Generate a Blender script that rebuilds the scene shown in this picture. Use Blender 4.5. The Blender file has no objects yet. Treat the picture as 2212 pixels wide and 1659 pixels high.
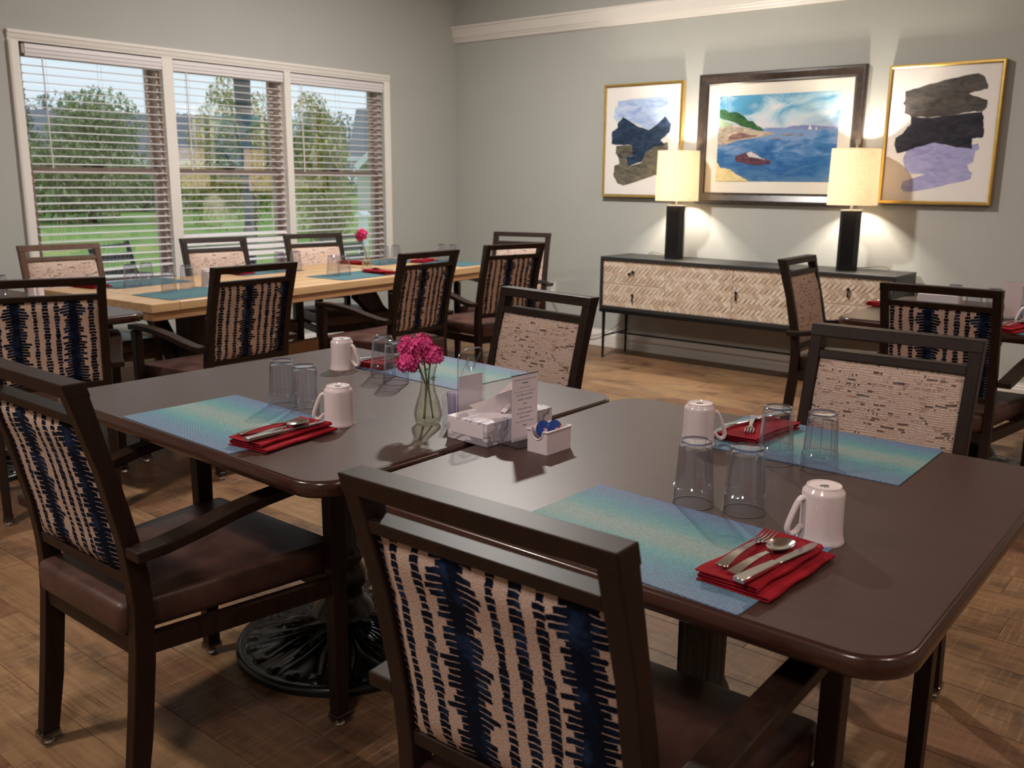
import bpy, bmesh, math, random
from mathutils import Vector, Matrix
from mathutils.geometry import tessellate_polygon

random.seed(7)
sc = bpy.context.scene
COL = sc.collection
R = math.radians
PI = math.pi

# ------------------------------------------------------------------ camera
CAM_H = 1.36
YAW, PITCH, ROLL, FPX = 39.0375, 12.5376, -0.5187, 1992.7
def camera_axes():
    y, p, r = R(YAW), R(PITCH), R(ROLL)
    f = Vector((-math.sin(y) * math.cos(p), math.cos(y) * math.cos(p), -math.sin(p)))
    rt = Vector((math.cos(y), math.sin(y), 0.0))
    d = f.cross(rt)
    c, s = math.cos(r), math.sin(r)
    return c * rt + s * d, -s * rt + c * d, f
cam_d = bpy.data.cameras.new('camera')
cam = bpy.data.objects.new('camera', cam_d)
COL.objects.link(cam)
_r, _d, _f = camera_axes()
cam.matrix_world = Matrix(((_r.x, -_d.x, -_f.x, 0.0), (_r.y, -_d.y, -_f.y, 0.0), (_r.z, -_d.z, -_f.z, CAM_H), (0, 0, 0, 1)))
cam_d.sensor_width = 36.0
cam_d.lens = FPX / 2212.0 * 36.0
cam_d.clip_start = 0.05
cam_d.clip_end = 300
cam_d.dof.use_dof = True
cam_d.dof.focus_distance = 2.1
cam_d.dof.aperture_fstop = 7.0
sc.camera = cam

# ------------------------------------------------------------------ world, exposure
world = bpy.data.worlds.new('overcast_evening_sky')
sc.world = world
world.use_nodes = True
_bg = world.node_tree.nodes['Background']
_bg.inputs[0].default_value = (0.80, 0.91, 1.0, 1)
_bg.inputs[1].default_value = 1.25
sc.view_settings.view_transform = 'Standard'
sc.view_settings.look = 'None'
sc.view_settings.gamma = 1.0
sc.view_settings.use_curve_mapping = False
sc.view_settings.exposure = 0.0
sc.cycles.use_denoising = True
sc.cycles.max_bounces = 8
sc.cycles.diffuse_bounces = 4
sc.cycles.glossy_bounces = 4
sc.cycles.transmission_bounces = 8
sc.cycles.transparent_max_bounces = 24
sc.cycles.sample_clamp_indirect = 4.0
sc.cycles.caustics_reflective = False
sc.cycles.caustics_refractive = False

# ceiling lamps, first set by cast shadows, the rest unseen for ambient and fill: (x, y, watts, colour, radius)
CEIL_Z = 3.2
CEILING_LIGHTS = [
    (-3.50, 4.14, 120, (1.0, 0.95, 0.89), 0.085),
    (-2.80, -0.30, 62, (1.0, 0.88, 0.78), 0.14),
    (0.90, 4.30, 28, (1.0, 0.70, 0.54), 0.12),
    (-0.20, -0.70, 36, (1.0, 0.90, 0.87), 0.25),  # unseen fill, added to light the faces turned to the camera
    (1.40, 1.40, 22, (1.0, 0.78, 0.66), 0.12),
]

# ------------------------------------------------------------------ helpers
class MB:
    """collects geometry for ONE mesh object"""
    def __init__(self):
        self.bm = bmesh.new()
    def _add(self, verts, faces):
        vs = [self.bm.verts.new(v) for v in verts]
        out = []
        for f in faces:
            try:
                out.append(self.bm.faces.new([vs[i] for i in f]))
            except ValueError:
                pass
        return vs, out
    def box(self, c, s, m=None):
        x, y, z = s[0] / 2, s[1] / 2, s[2] / 2
        vs = [Vector((a * x, b * y, d * z)) for d in (-1, 1) for b in (-1, 1) for a in (-1, 1)]
        if m is not None:
            vs = [m @ v for v in vs]
        vs = [v + Vector(c) for v in vs]
        self._add(vs, [(0, 2, 3, 1), (4, 5, 7, 6), (0, 1, 5, 4), (2, 6, 7, 3), (0, 4, 6, 2), (1, 3, 7, 5)])
        return self
    def hexa(self, bottom, top):
        """two quads (same winding) joined"""
        vs = [Vector(v) for v in bottom] + [Vector(v) for v in top]
        n = len(bottom)
        fs = [tuple(range(n - 1, -1, -1)), tuple(range(n, 2 * n))]
        fs += [(i, (i + 1) % n, n + (i + 1) % n, n + i) for i in range(n)]
        self._add(vs, fs)
        return self
    def prism(self, poly, axis, a, b):
        """extrude a 2D polygon along axis between a and b"""
        def mk(p, t):
            if axis == 'x': return (t, p[0], p[1])
            if axis == 'y': return (p[0], t, p[1])
            return (p[0], p[1], t)
        return self.hexa([mk(p, a) for p in poly], [mk(p, b) for p in poly])
    def tube(self, pts, r, n=8, cap=True):
        pts = [Vector(p) for p in pts]
        rs = r if isinstance(r, (list, tuple)) else [r] * len(pts)
        rings = []
        up = None
        for i, p in enumerate(pts):
            a = pts[max(i - 1, 0)]; b = pts[min(i + 1, len(pts) - 1)]
            t = (b - a).normalized()
            if up is None:
                up = t.orthogonal().normalized()
            up = (up - t * up.dot(t)).normalized()
            w = t.cross(up)
            rings.append([self.bm.verts.new(p + (up * math.cos(k * 2 * PI / n) + w * math.sin(k * 2 * PI / n)) * rs[i]) for k in range(n)])
        for i in range(len(rings) - 1):
            for k in range(n):
                self.bm.faces.new((rings[i][k], rings[i][(k + 1) % n], rings[i + 1][(k + 1) % n], rings[i + 1][k]))
        if cap:
            self.bm.faces.new(rings[0][::-1]); self.bm.faces.new(rings[-1])
        return self
    def strip(self, pts, wdir, w, h, updir=(0, 0, 1)):
        """rectangular section swept along pts; width along wdir, height up"""
        pts = [Vector(p) for p in pts]; wd = Vector(wdir).normalized()
        ws = w if isinstance(w, (list, tuple)) else [w] * len(pts)
        hs = h if isinstance(h, (list, tuple)) else [h] * len(pts)
        rings = []
        for i, p in enumerate(pts):
            t = (pts[min(i + 1, len(pts) - 1)] - pts[max(i - 1, 0)]).normalized()
            u = wd.cross(t)
            if u.dot(Vector(updir)) < 0: u = -u
            u.normalize()
            rings.append([self.bm.verts.new(p + wd * (a * ws[i] / 2) + u * (b * hs[i] / 2)) for a, b in ((-1, -1), (1, -1), (1, 1), (-1, 1))])
        for i in range(len(rings) - 1):
            for k in range(4):
                self.bm.faces.new((rings[i][k], rings[i][(k + 1) % 4], rings[i + 1][(k + 1) % 4], rings[i + 1][k]))
        self.bm.faces.new(rings[0][::-1]); self.bm.faces.new(rings[-1])
        return self
    def lathe(self, prof, n=32, c=(0, 0, 0), close=False, rfun=None):
        """prof: list of (r, z)"""
        rings = []
        for (r, z) in prof:
            if r < 1e-6:
                rings.append([self.bm.verts.new((c[0], c[1], c[2] + z))]); continue
            ring = []
            for k in range(n):
                a = k * 2 * PI / n
                rr = r if rfun is None else rfun(r, z, a)
                ring.append(self.bm.verts.new((c[0] + rr * math.cos(a), c[1] + rr * math.sin(a), c[2] + z)))
            rings.append(ring)
        m = len(rings)
        for i in range(m if close else m - 1):
            A, B = rings[i], rings[(i + 1) % m]
            if len(A) == 1 and len(B) == 1: continue
            for k in range(n):
                k2 = (k + 1) % n
                if len(A) == 1: self.bm.faces.new((A[0], B[k2], B[k]))
                elif len(B) == 1: self.bm.faces.new((A[k], A[k2], B[0]))
                else: self.bm.faces.new((A[k], A[k2], B[k2], B[k]))
        return self
    def ball(self, c, r, n=10, m=7, scale=(1, 1, 1)):
        prof = [(math.sin(PI * i / m) * r, -math.cos(PI * i / m) * r) for i in range(m + 1)]
        prof[0] = (0, -r); prof[-1] = (0, r)
        k0 = len(self.bm.verts)
        self.lathe(prof, n)
        self.bm.verts.ensure_lookup_table()
        for v in self.bm.verts[k0:]:
            v.co = Vector((v.co.x * scale[0], v.co.y * scale[1], v.co.z * scale[2])) + Vector(c)
        return self
    def grid(self, fn, nu, nv, uv=None):
        """surface patch fn(i/nu, j/nv) -> point; writes uv if given"""
        lay = self.bm.loops.layers.uv.verify() if uv else None
        vs = [[self.bm.verts.new(fn(i / nu, j / nv)) for i in range(nu + 1)] for j in range(nv + 1)]
        for j in range(nv):
            for i in range(nu):
                f = self.bm.faces.new((vs[j][i], vs[j][i + 1], vs[j + 1][i + 1], vs[j + 1][i]))
                if uv:
                    for l, (a, b) in zip(f.loops, ((i, j), (i + 1, j), (i + 1, j + 1), (i, j + 1))):
                        l[lay].uv = uv(a / nu, b / nv)
        return self
    def poly(self, pts):
        self._add([Vector(p) for p in pts], [tuple(range(len(pts)))])
        return self
    def bevel(self, w, seg=2, ang=35):
        bmesh.ops.recalc_face_normals(self.bm, faces=self.bm.faces)
        es = [e for e in self.bm.edges if len(e.link_faces) == 2 and e.calc_face_angle(0) > R(ang)]
        if es:
            bmesh.ops.bevel(self.bm, geom=es, offset=w, segments=seg, profile=0.5, affect='EDGES', clamp_overlap=True)
        return self
    def xf(self, m):
        bmesh.ops.transform(self.bm, matrix=m, verts=self.bm.verts)
        return self
    def mesh(self, name, mat=None, smooth=None, normals=True):
        if normals:
            bmesh.ops.recalc_face_normals(self.bm, faces=self.bm.faces)
        me = bpy.data.meshes.new(name)
        self.bm.to_mesh(me)
        self.bm.free()
        if mat: me.materials.append(mat)
        if smooth is not None:
            me.polygons.foreach_set('use_smooth', [True] * len(me.polygons))
            if smooth < 180:
                try: me.set_sharp_from_angle(angle=R(smooth))
                except Exception: pass
        return me
    def build(self, name, mat=None, parent=None, loc=(0, 0, 0), rot=(0, 0, 0), smooth=None, normals=True):
        o = bpy.data.objects.new(name, self.mesh(name, mat, smooth, normals))
        return place(o, parent, loc, rot)

def place(o, parent=None, loc=(0, 0, 0), rot=(0, 0, 0)):
    COL.objects.link(o)
    o.parent = parent
    o.location = loc
    o.rotation_euler = rot
    return o
def inst(name, me, parent=None, loc=(0, 0, 0), rot=(0, 0, 0)):
    return place(bpy.data.objects.new(name, me), parent, loc, rot)
def tag(o, label=None, cat=None, group=None, kind=None):
    if label: o['label'] = label
    if cat: o['category'] = cat
    if group: o['group'] = group
    if kind: o['kind'] = kind
    return o
def empty(name, loc=(0, 0, 0), rz=0.0):
    o = bpy.data.objects.new(name, None)
    o.empty_display_size = 0.05
    return place(o, None, loc, (0, 0, rz))
def copy_tree(o, parent=None):
    c = o.copy(); COL.objects.link(c); c.parent = parent
    for ch in list(o.children):
        copy_tree(ch, c)
    return c
def rounded_rect(w, d, r, seg=8):
    pts = []
    for cx, cy, a0 in ((w / 2 - r, d / 2 - r, 0), (-w / 2 + r, d / 2 - r, 90), (-w / 2 + r, -d / 2 + r, 180), (w / 2 - r, -d / 2 + r, 270)):
        for k in range(seg + 1):
            a = R(a0 + 90 * k / seg)
            pts.append((cx + r * math.cos(a), cy + r * math.sin(a)))
    return pts

# ------------------------------------------------------------------ materials
def srgb(r, g, b):
    f = lambda c: (c / 255) / 12.92 if c / 255 <= 0.04045 else ((c / 255 + 0.055) / 1.055) ** 2.4
    return (f(r), f(g), f(b), 1.0)
class NT:
    """small wrapper for building shader node trees"""
    def __init__(self, name):
        self.mat = bpy.data.materials.new(name)
        self.mat.use_nodes = True
        self.t = self.mat.node_tree
        self.N = self.t.nodes
        self.L = self.t.links
        self.b = self.N['Principled BSDF']
        self.out = self.N['Material Output']
    def n(self, kind, **kw):
        nd = self.N.new(kind)
        for k, v in kw.items(): setattr(nd, k, v)
        return nd
    def put(self, sock, v):
        if isinstance(v, bpy.types.NodeSocket): self.L.new(v, sock)
        elif v is not None: sock.default_value = v
    def m(self, op, a, b=None, c=None, clamp=False):
        nd = self.n('ShaderNodeMath', operation=op, use_clamp=clamp)
        self.put(nd.inputs[0], a)
        if b is not None: self.put(nd.inputs[1], b)
        if c is not None: self.put(nd.inputs[2], c)
        return nd.outputs[0]
    def mix(self, f, a, b, mode='MIX'):
        nd = self.n('ShaderNodeMix', data_type='RGBA', blend_type=mode)
        self.put(nd.inputs[0], f); self.put(nd.inputs[6], a); self.put(nd.inputs[7], b)
        return nd.outputs[2]
    def coord(self, which='Object', scale=None, rot=None):
        o = self.n('ShaderNodeTexCoord').outputs[which]
        if scale or rot:
            mp = self.n('ShaderNodeMapping')
            self.L.new(o, mp.inputs[0])
            if scale: mp.inputs['Scale'].default_value = scale
            if rot: mp.inputs['Rotation'].default_value = rot
            o = mp.outputs[0]
        return o
    def noise(self, vec=None, scale=5, detail=4, rough=0.6, dist=0.0, dim='3D'):
        nd = self.n('ShaderNodeTexNoise', noise_dimensions=dim)
        if vec is not None: self.L.new(vec, nd.inputs['Vector'])
        nd.inputs['Scale'].default_value = scale; nd.inputs['Detail'].default_value = detail
        nd.inputs['Roughness'].default_value = rough; nd.inputs['Distortion'].default_value = dist
        return nd.outputs[0]
    def ramp(self, fac, stops, interp='LINEAR'):
        nd = self.n('ShaderNodeValToRGB')
        cr = nd.color_ramp; cr.interpolation = interp
        while len(cr.elements) < len(stops): cr.elements.new(0.5)
        for e, (p, c) in zip(cr.elements, stops):
            e.position = p; e.color = c if len(c) == 4 else (*c, 1)
        self.put(nd.inputs[0], fac)
        return nd.outputs[0]
    def white(self, vec=None, w=None):
        nd = self.n('ShaderNodeTexWhiteNoise', noise_dimensions='1D' if vec is None else '3D')
        if vec is not None: self.L.new(vec, nd.inputs['Vector'])
        if w is not None: self.put(nd.inputs['W'], w)
        return nd.outputs[0]
    def sep(self, vec):
        nd = self.n('ShaderNodeSeparateXYZ'); self.L.new(vec, nd.inputs[0]); return nd.outputs
    def comb(self, x, y=0.0, z=0.0):
        nd = self.n('ShaderNodeCombineXYZ')
        for i, v in enumerate((x, y, z)): self.put(nd.inputs[i], v)
        return nd.outputs[0]
    def bump(self, h, strength=0.3, dist=0.002):
        nd = self.n('ShaderNodeBump')
        nd.inputs['Strength'].default_value = strength; nd.inputs['Distance'].default_value = dist
        self.L.new(h, nd.inputs['Height']); self.L.new(nd.outputs[0], self.b.inputs['Normal'])
    def base(self, col, rough=0.5, metal=0.0, spec=0.5, coat=0.0):
        self.put(self.b.inputs['Base Color'], col); self.put(self.b.inputs['Roughness'], rough)
        self.b.inputs['Metallic'].default_value = metal
        self.b.inputs['Specular IOR Level'].default_value = spec
        self.b.inputs['Coat Weight'].default_value = coat
        return self.mat

def plain(name, col, rough=0.5, metal=0.0, spec=0.5, var=0.06, scale=20, bump=0.0, coat=0.0):
    t = NT(name)
    nz = t.noise(t.coord('Object'), scale, 4)
    d = tuple(c * (1 - var) for c in col[:3]) + (1,)
    u = tuple(min(1, c * (1 + var)) for c in col[:3]) + (1,)
    t.base(t.ramp(nz, [(0.3, d), (0.7, u)]), rough, metal, spec, coat)
    if bump: t.bump(nz, bump, 0.001)
    return t.mat
def wood(name, dark, light, scale=(3, 60, 60), rough=0.4, spec=0.5, fine=1.0, coat=0.0):
    t = NT(name)
    v = t.coord('Object', scale)
    g = t.noise(v, 1.0, 6, 0.65, 0.6)
    g2 = t.noise(t.coord('Object', tuple(s * 3 for s in scale)), 1.0, 3)
    f = t.m('ADD', t.m('MULTIPLY', g, 0.75), t.m('MULTIPLY', g2, 0.25 * fine))
    t.base(t.ramp(f, [(0.30, dark), (0.68, light)]), rough, 0, spec, coat)
    t.bump(g2, 0.08, 0.001)
    return t.mat
def emis(name, col, strength):
    t = NT(name)
    t.base(col, 0.5)
    t.b.inputs['Emission Color'].default_value = col
    t.b.inputs['Emission Strength'].default_value = strength
    return t.mat
def clear(name, tint, ior=1.45, rough=0.02, edge=1.0, boost=0.0, power=5.0):
    """thin clear wall: see-through with fresnel reflections"""
    t = NT(name)
    t.N.remove(t.b)
    tr = t.n('ShaderNodeBsdfTransparent'); tr.inputs[0].default_value = tint
    gl = t.n('ShaderNodeBsdfGlossy'); gl.inputs['Roughness'].default_value = rough
    lw = t.n('ShaderNodeLayerWeight'); lw.inputs['Blend'].default_value = 0.5
    f0 = ((ior - 1) / (ior + 1)) ** 2
    f = t.m('ADD', t.m('MULTIPLY', t.m('POWER', lw.outputs['Facing'], power), edge * (1 - f0)), f0 + boost, clamp=True)
    mx = t.n('ShaderNodeMixShader')
    t.L.new(f, mx.inputs[0]); t.L.new(tr.outputs[0], mx.inputs[1]); t.L.new(gl.outputs[0], mx.inputs[2])
    t.L.new(mx.outputs[0], t.out.inputs[0])
    return t.mat

M = {}
M['wall'] = plain('greige_wall_paint', srgb(178, 179, 174), 0.75, 0, 0.25, 0.015, 3, 0.03)
M['ceiling'] = plain('ceiling_paint', srgb(225, 222, 215), 0.85, 0, 0.2, 0.01)
M['trim'] = plain('white_trim_paint', srgb(228, 224, 218), 0.42, 0, 0.45, 0.01)
M['slat'] = plain('white_blind_slat', srgb(222, 218, 220), 0.45, 0, 0.4, 0.01)
M['sash'] = plain('taupe_vinyl_sash', srgb(186, 166, 156), 0.45, 0, 0.4, 0.03)
M['cord'] = plain('blind_cord', srgb(190, 185, 180), 0.8)
M['glass'] = clear('window_glass', (0.94, 0.97, 0.97, 1), 1.5, 0.0, 1.0, 0.20)
M['tumbler'] = clear('clear_plastic_tumbler', (0.95, 0.954, 0.975, 1), 1.50, 0.07, 0.75, 0.0, 2.6)
M['acrylic'] = clear('clear_acrylic', (0.96, 0.97, 0.975, 1), 1.45, 0.04, 0.9, 0.02, 4.0)
M['vaseglass'] = clear('vase_glass', (0.985, 0.984, 0.955, 1), 1.5, 0.06, 0.8, 0.05, 2.6)
M['china'] = plain('white_glazed_china', srgb(226, 212, 212), 0.12, 0, 0.6, 0.01, 20, 0, 0.4)
M['china_mark'] = plain('china_backstamp', srgb(70, 75, 80), 0.4)
M['plastic_white'] = plain('white_plastic', srgb(222, 208, 216), 0.3, 0, 0.5, 0.01)
M['paper'] = plain('white_paper', srgb(222, 212, 220), 0.8, 0, 0.2, 0.02)
M['tissue'] = plain('white_tissue', srgb(232, 222, 222), 0.9, 0, 0.1, 0.02)
M['ink'] = plain('dark_ink', srgb(52, 44, 52), 0.8)
M['steel'] = plain('polished_cutlery_steel', (0.62, 0.60, 0.58, 1), 0.16, 1.0, 0.5, 0.03)
M['glide_metal'] = plain('bright_glide_metal', (0.6, 0.57, 0.53, 1), 0.25, 1.0)
M['glide_cap'] = clear('clear_glide_cap', (0.55, 0.52, 0.50, 1), 1.5, 0.15, 1.0, 0.06)
M['iron'] = plain('black_cast_iron', srgb(12, 12, 13), 0.32, 0, 0.5, 0.2, 25, 0.05, 0.15)
M['black_wood'] = wood('black_stained_wood', srgb(25, 25, 26), srgb(52, 52, 52), (2, 40, 40), 0.45)
M['black_metal'] = plain('black_metal', srgb(18, 16, 15), 0.45, 0.3)
M['chair'] = wood('dark_walnut_frame', srgb(24, 13, 9), srgb(44, 26, 19), (40, 40, 3), 0.44, 0.28)
M['chair_brown'] = wood('worn_brown_frame', srgb(62, 36, 18), srgb(100, 64, 36), (40, 40, 3), 0.45, 0.5)
M['laminate'] = wood('dark_brown_laminate', srgb(58, 37, 31), srgb(70, 48, 40), (5, 90, 90), 0.40, 0.6, 0.6)
M['edge'] = wood('mahogany_edge', srgb(44, 22, 16), srgb(66, 36, 26), (8, 60, 60), 0.24, 0.55, 0.6, 0.2)
M['oak'] = wood('pale_oak', srgb(172, 134, 92), srgb(208, 174, 130), (26, 1.6, 26), 0.38, 0.5)
M['oak_apron'] = wood('warm_oak', srgb(146, 104, 70), srgb(182, 138, 98), (26, 1.6, 26), 0.45, 0.5)
M['dark_oak'] = wood('dark_trestle_wood', srgb(34, 22, 17), srgb(56, 38, 30), (20, 20, 3), 0.5)
M['brass'] = plain('brushed_gold_frame', (0.83, 0.56, 0.17, 1), 0.30, 1.0, 0.5, 0.06)
M['bronze_frame'] = wood('dark_bronze_frame', srgb(30, 24, 22), srgb(70, 60, 54), (30, 30, 30), 0.3, 0.6)
M['mount'] = plain('cream_mount_board', srgb(232, 226, 214), 0.8, 0, 0.2, 0.01)
M['canvas'] = plain('white_canvas', srgb(236, 232, 228), 0.8, 0, 0.2, 0.01)
M['lamp_stone'] = plain('black_veined_marble', srgb(14, 14, 15), 0.3, 0, 0.5, 0.4, 9)
M['lamp_metal'] = plain('satin_nickel', (0.6, 0.55, 0.48, 1), 0.3, 1.0)
M['stem'] = plain('green_stem', srgb(84, 108, 52), 0.6, 0, 0.3, 0.2)
M['leaf'] = plain('green_leaf', srgb(62, 98, 44), 0.5, 0, 0.3, 0.25)
M['petal'] = plain('magenta_petal', srgb(218, 74, 142), 0.6, 0, 0.3, 0.45, 110)
M['petal_far'] = plain('deep_magenta_petal', srgb(196, 40, 104), 0.6, 0, 0.3, 0.35, 90)
M['water'] = clear('vase_water', (0.985, 0.99, 0.94, 1), 1.33, 0.0, 1.0)
M['outlet'] = plain('ivory_outlet_plate', srgb(208, 202, 190), 0.4)
M['grass'] = plain('lawn_grass', srgb(138, 166, 92), 0.95, 0, 0.1, 0.16, 0.6)
M['roof'] = plain('grey_shingle_roof', srgb(128, 132, 138), 0.9, 0, 0.1, 0.1, 3)
M['siding'] = plain('pale_siding', srgb(214, 214, 212), 0.8, 0, 0.1, 0.05, 2)
M['white_out'] = plain('white_exterior_trim', srgb(226, 232, 236), 0.7, 0, 0.2, 0.02)
M['post'] = plain('grey_lamp_post', srgb(96, 104, 110), 0.6, 0, 0.3, 0.1)
M['lantern'] = plain('dark_lantern_metal', srgb(62, 66, 72), 0.6)
M['patio'] = plain('charcoal_patio_metal', srgb(44, 50, 54), 0.6)
M['bark'] = plain('grey_bark', srgb(72, 64, 54), 0.9, 0, 0.1, 0.3, 8)
for nm, a in (('leaf_dark', (120, 140, 112)), ('leaf_mid', (150, 164, 118)), ('leaf_yellow', (178, 178, 112)), ('leaf_far_hazed', (150, 166, 158))):
    M[nm] = plain(nm + '_foliage', srgb(*a), 0.9, 0, 0.1, 0.4, 2.5)  # outdoor haze put into the colour: dark, mid and far leaves paled

def leather():
    t = NT('brown_vinyl_seat')
    v = t.coord('Object')
    a = t.noise(v, 9, 5, 0.6); b = t.noise(v, 140, 3)
    t.base(t.ramp(a, [(0.3, srgb(50, 30, 26)), (0.7, srgb(84, 56, 48))]), t.m('ADD', 0.34, t.m('MULTIPLY', a, 0.18)), 0, 0.5)
    t.bump(b, 0.25, 0.001)
    return t.mat
M['leather'] = leather()
def red_cloth():
    t = NT('red_napkin_cloth')
    v = t.coord('Object')
    a = t.noise(v, 30, 3)
    w1 = t.n('ShaderNodeTexWave', wave_type='BANDS', bands_direction='X'); t.L.new(v, w1.inputs[0]); w1.inputs['Scale'].default_value = 420
    w2 = t.n('ShaderNodeTexWave', wave_type='BANDS', bands_direction='Y'); t.L.new(v, w2.inputs[0]); w2.inputs['Scale'].default_value = 420
    t.base(t.ramp(a, [(0.3, srgb(122, 12, 24)), (0.7, srgb(156, 26, 40))]), 0.9, 0, 0.2)
    t.bump(t.m('ADD', w1.outputs[0], w2.outputs[0]), 0.2, 0.0006)
    return t.mat
M['napkin'] = red_cloth()
def placemat(name, mute=0.0):
    t = NT(name)
    uv = t.coord('UV')
    s = t.sep(uv)
    nz = t.noise(t.coord('UV', (2.0, 26, 1)), 1.0, 4)
    v = t.m('ADD', s[1], t.m('MULTIPLY', t.m('SUBTRACT', nz, 0.5), 0.16))
    c = t.ramp(v, [(0.0, srgb(98, 118, 142)), (0.14, srgb(94, 122, 144)), (0.27, srgb(88, 134, 144)), (0.36, srgb(98, 144, 146)), (0.47, srgb(124, 144, 140)), (0.58, srgb(124, 145, 143)), (0.68, srgb(94, 140, 142)), (0.78, srgb(84, 130, 142)), (0.88, srgb(90, 120, 144)), (1.0, srgb(92, 108, 138))])
    if mute: c = t.mix(mute, c, srgb(58, 98, 106))
    # woven zig-zag rows
    x = t.m('MULTIPLY', s[0], 78.0)
    tri = t.m('PINGPONG', x, 1.0)
    w = t.m('FRACT', t.m('ADD', t.m('MULTIPLY', s[1], 46.0), t.m('MULTIPLY', tri, 0.55)))
    wv = t.m('PINGPONG', w, 0.5)
    fine = t.white(t.comb(t.m('FLOOR', t.m('MULTIPLY', s[0], 260.0)), t.m('FLOOR', t.m('MULTIPLY', s[1], 170.0)), 0.0))
    k = t.m('ADD', t.m('MULTIPLY', wv, 1.1), t.m('ADD', 0.52, t.m('MULTIPLY', fine, 0.42)))
    kk = t.n('ShaderNodeCombineColor'); [t.L.new(k, kk.inputs[i]) for i in range(3)]
    t.base(t.mix(1.0, c, kk.outputs[0], 'MULTIPLY'), 0.6, 0, 0.3)
    t.bump(wv, 0.5, 0.001)
    return t.mat
M['mat'] = placemat('striped_vinyl_placemat')
M['mat_far'] = placemat('teal_vinyl_placemat', 0.78)

def ikat():
    """navy comb-edged stripes woven on a beige ground; uv in metres"""
    t = NT('navy_ikat_fabric')
    uv = t.coord('UV')
    s = t.sep(uv)
    at = t.n('ShaderNodeAttribute', attribute_type='OBJECT', attribute_name='stripe_shift')
    wob = t.m('MULTIPLY', t.m('SUBTRACT', t.noise(t.coord('UV', (3, 9, 1)), 1.0, 2), 0.5), 0.016)
    rag = t.m('MULTIPLY', t.m('SUBTRACT', t.noise(t.coord('UV', (200, 300, 1)), 1.0, 2), 0.5), 0.006)
    u = t.m('ADD', t.m('ADD', t.m('ADD', s[0], at.outputs['Fac']), wob), rag)
    v = t.m('ADD', s[1], t.m('MULTIPLY', t.m('SUBTRACT', t.noise(t.coord('UV', (40, 60, 1)), 1.0, 2), 0.5), 0.006))
    W = 0.38
    total = None
    low = t.noise(t.coord('UV', (6, 16, 1)), 1.0, 2)
    # (centre fraction, half width m, kind)
    for i, (c, hw, kind) in enumerate(((0.0, 0.010, 'teeth'), (0.09, 0.0080, 'dash'), (0.20, 0.0090, 'dash'), (0.36, 0.046, 'wide'), (0.535, 0.0080, 'dash'), (0.635, 0.0105, 'dash'), (0.735, 0.0085, 'dash'), (0.885, 0.046, 'wide'), (1.06, 0.012, 'teeth'), (-0.13, 0.034, 'wide'), (1.18, 0.009, 'dash'))):
        d = t.m('ABSOLUTE', t.m('SUBTRACT', u, c * W))
        rows = 86.0 if kind == 'wide' else 80.0
        vv = t.m('ADD', t.m('MULTIPLY', t.m('ADD', v, t.m('MULTIPLY', d, 0.16)), rows), 0.37 * i)
        row = t.m('FLOOR', vv)
        rnd = t.white(w=t.m('ADD', row, 13.7 * i))
        tri = t.m('PINGPONG', t.m('FRACT', vv), 0.5)          # 0 edge .. 0.5 middle
        dn = t.m('DIVIDE', d, hw)
        if kind == 'wide':
            core = t.m('LESS_THAN', dn, t.m('ADD', 0.06, t.m('MULTIPLY', low, 0.52)))
            reach = t.m('ADD', 0.50, t.m('MULTIPLY', rnd, 0.55))
            thr = t.m('MULTIPLY', t.m('ADD', t.m('MULTIPLY', dn, 0.10), 0.015), t.m('SUBTRACT', 1.75, t.m('MULTIPLY', low, 1.6)))
            teeth = t.m('MULTIPLY', t.m('LESS_THAN', dn, reach), t.m('GREATER_THAN', tri, thr))
            mk = t.m('MAXIMUM', core, teeth)
        else:
            reach = t.m('ADD', 0.70, t.m('MULTIPLY', rnd, 0.5))
            thr = t.m('ADD', t.m('MULTIPLY', low, -0.36), 0.245)
            mk = t.m('MULTIPLY', t.m('LESS_THAN', dn, reach), t.m('GREATER_THAN', tri, thr))
        total = mk if total is None else t.m('MAXIMUM', total, mk)
    pile = t.white(t.comb(t.m('FLOOR', t.m('MULTIPLY', s[0], 620.0)), t.m('FLOOR', t.m('MULTIPLY', s[1], 620.0)), 0.0))
    pn = t.noise(t.coord('UV', (430, 430, 1)), 1.0, 2)
    beige = t.mix(t.ramp(pn, [(0.3, (0, 0, 0)), (0.65, (1, 1, 1))]), srgb(150, 124, 112), srgb(218, 192, 176))
    navy = t.mix(t.ramp(t.noise(t.coord('UV', (22, 22, 1)), 1.0, 4), [(0.5, (0, 0, 0)), (0.8, (1, 1, 1))]), srgb(12, 19, 36), srgb(44, 64, 102))
    t.base(t.mix(total, beige, navy), 0.95, 0, 0.1)
    t.bump(t.m('ADD', t.m('MULTIPLY', pn, 0.7), t.m('MULTIPLY', pile, 0.3)), 0.55, 0.002)
    return t.mat
M['ikat'] = ikat()
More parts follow.
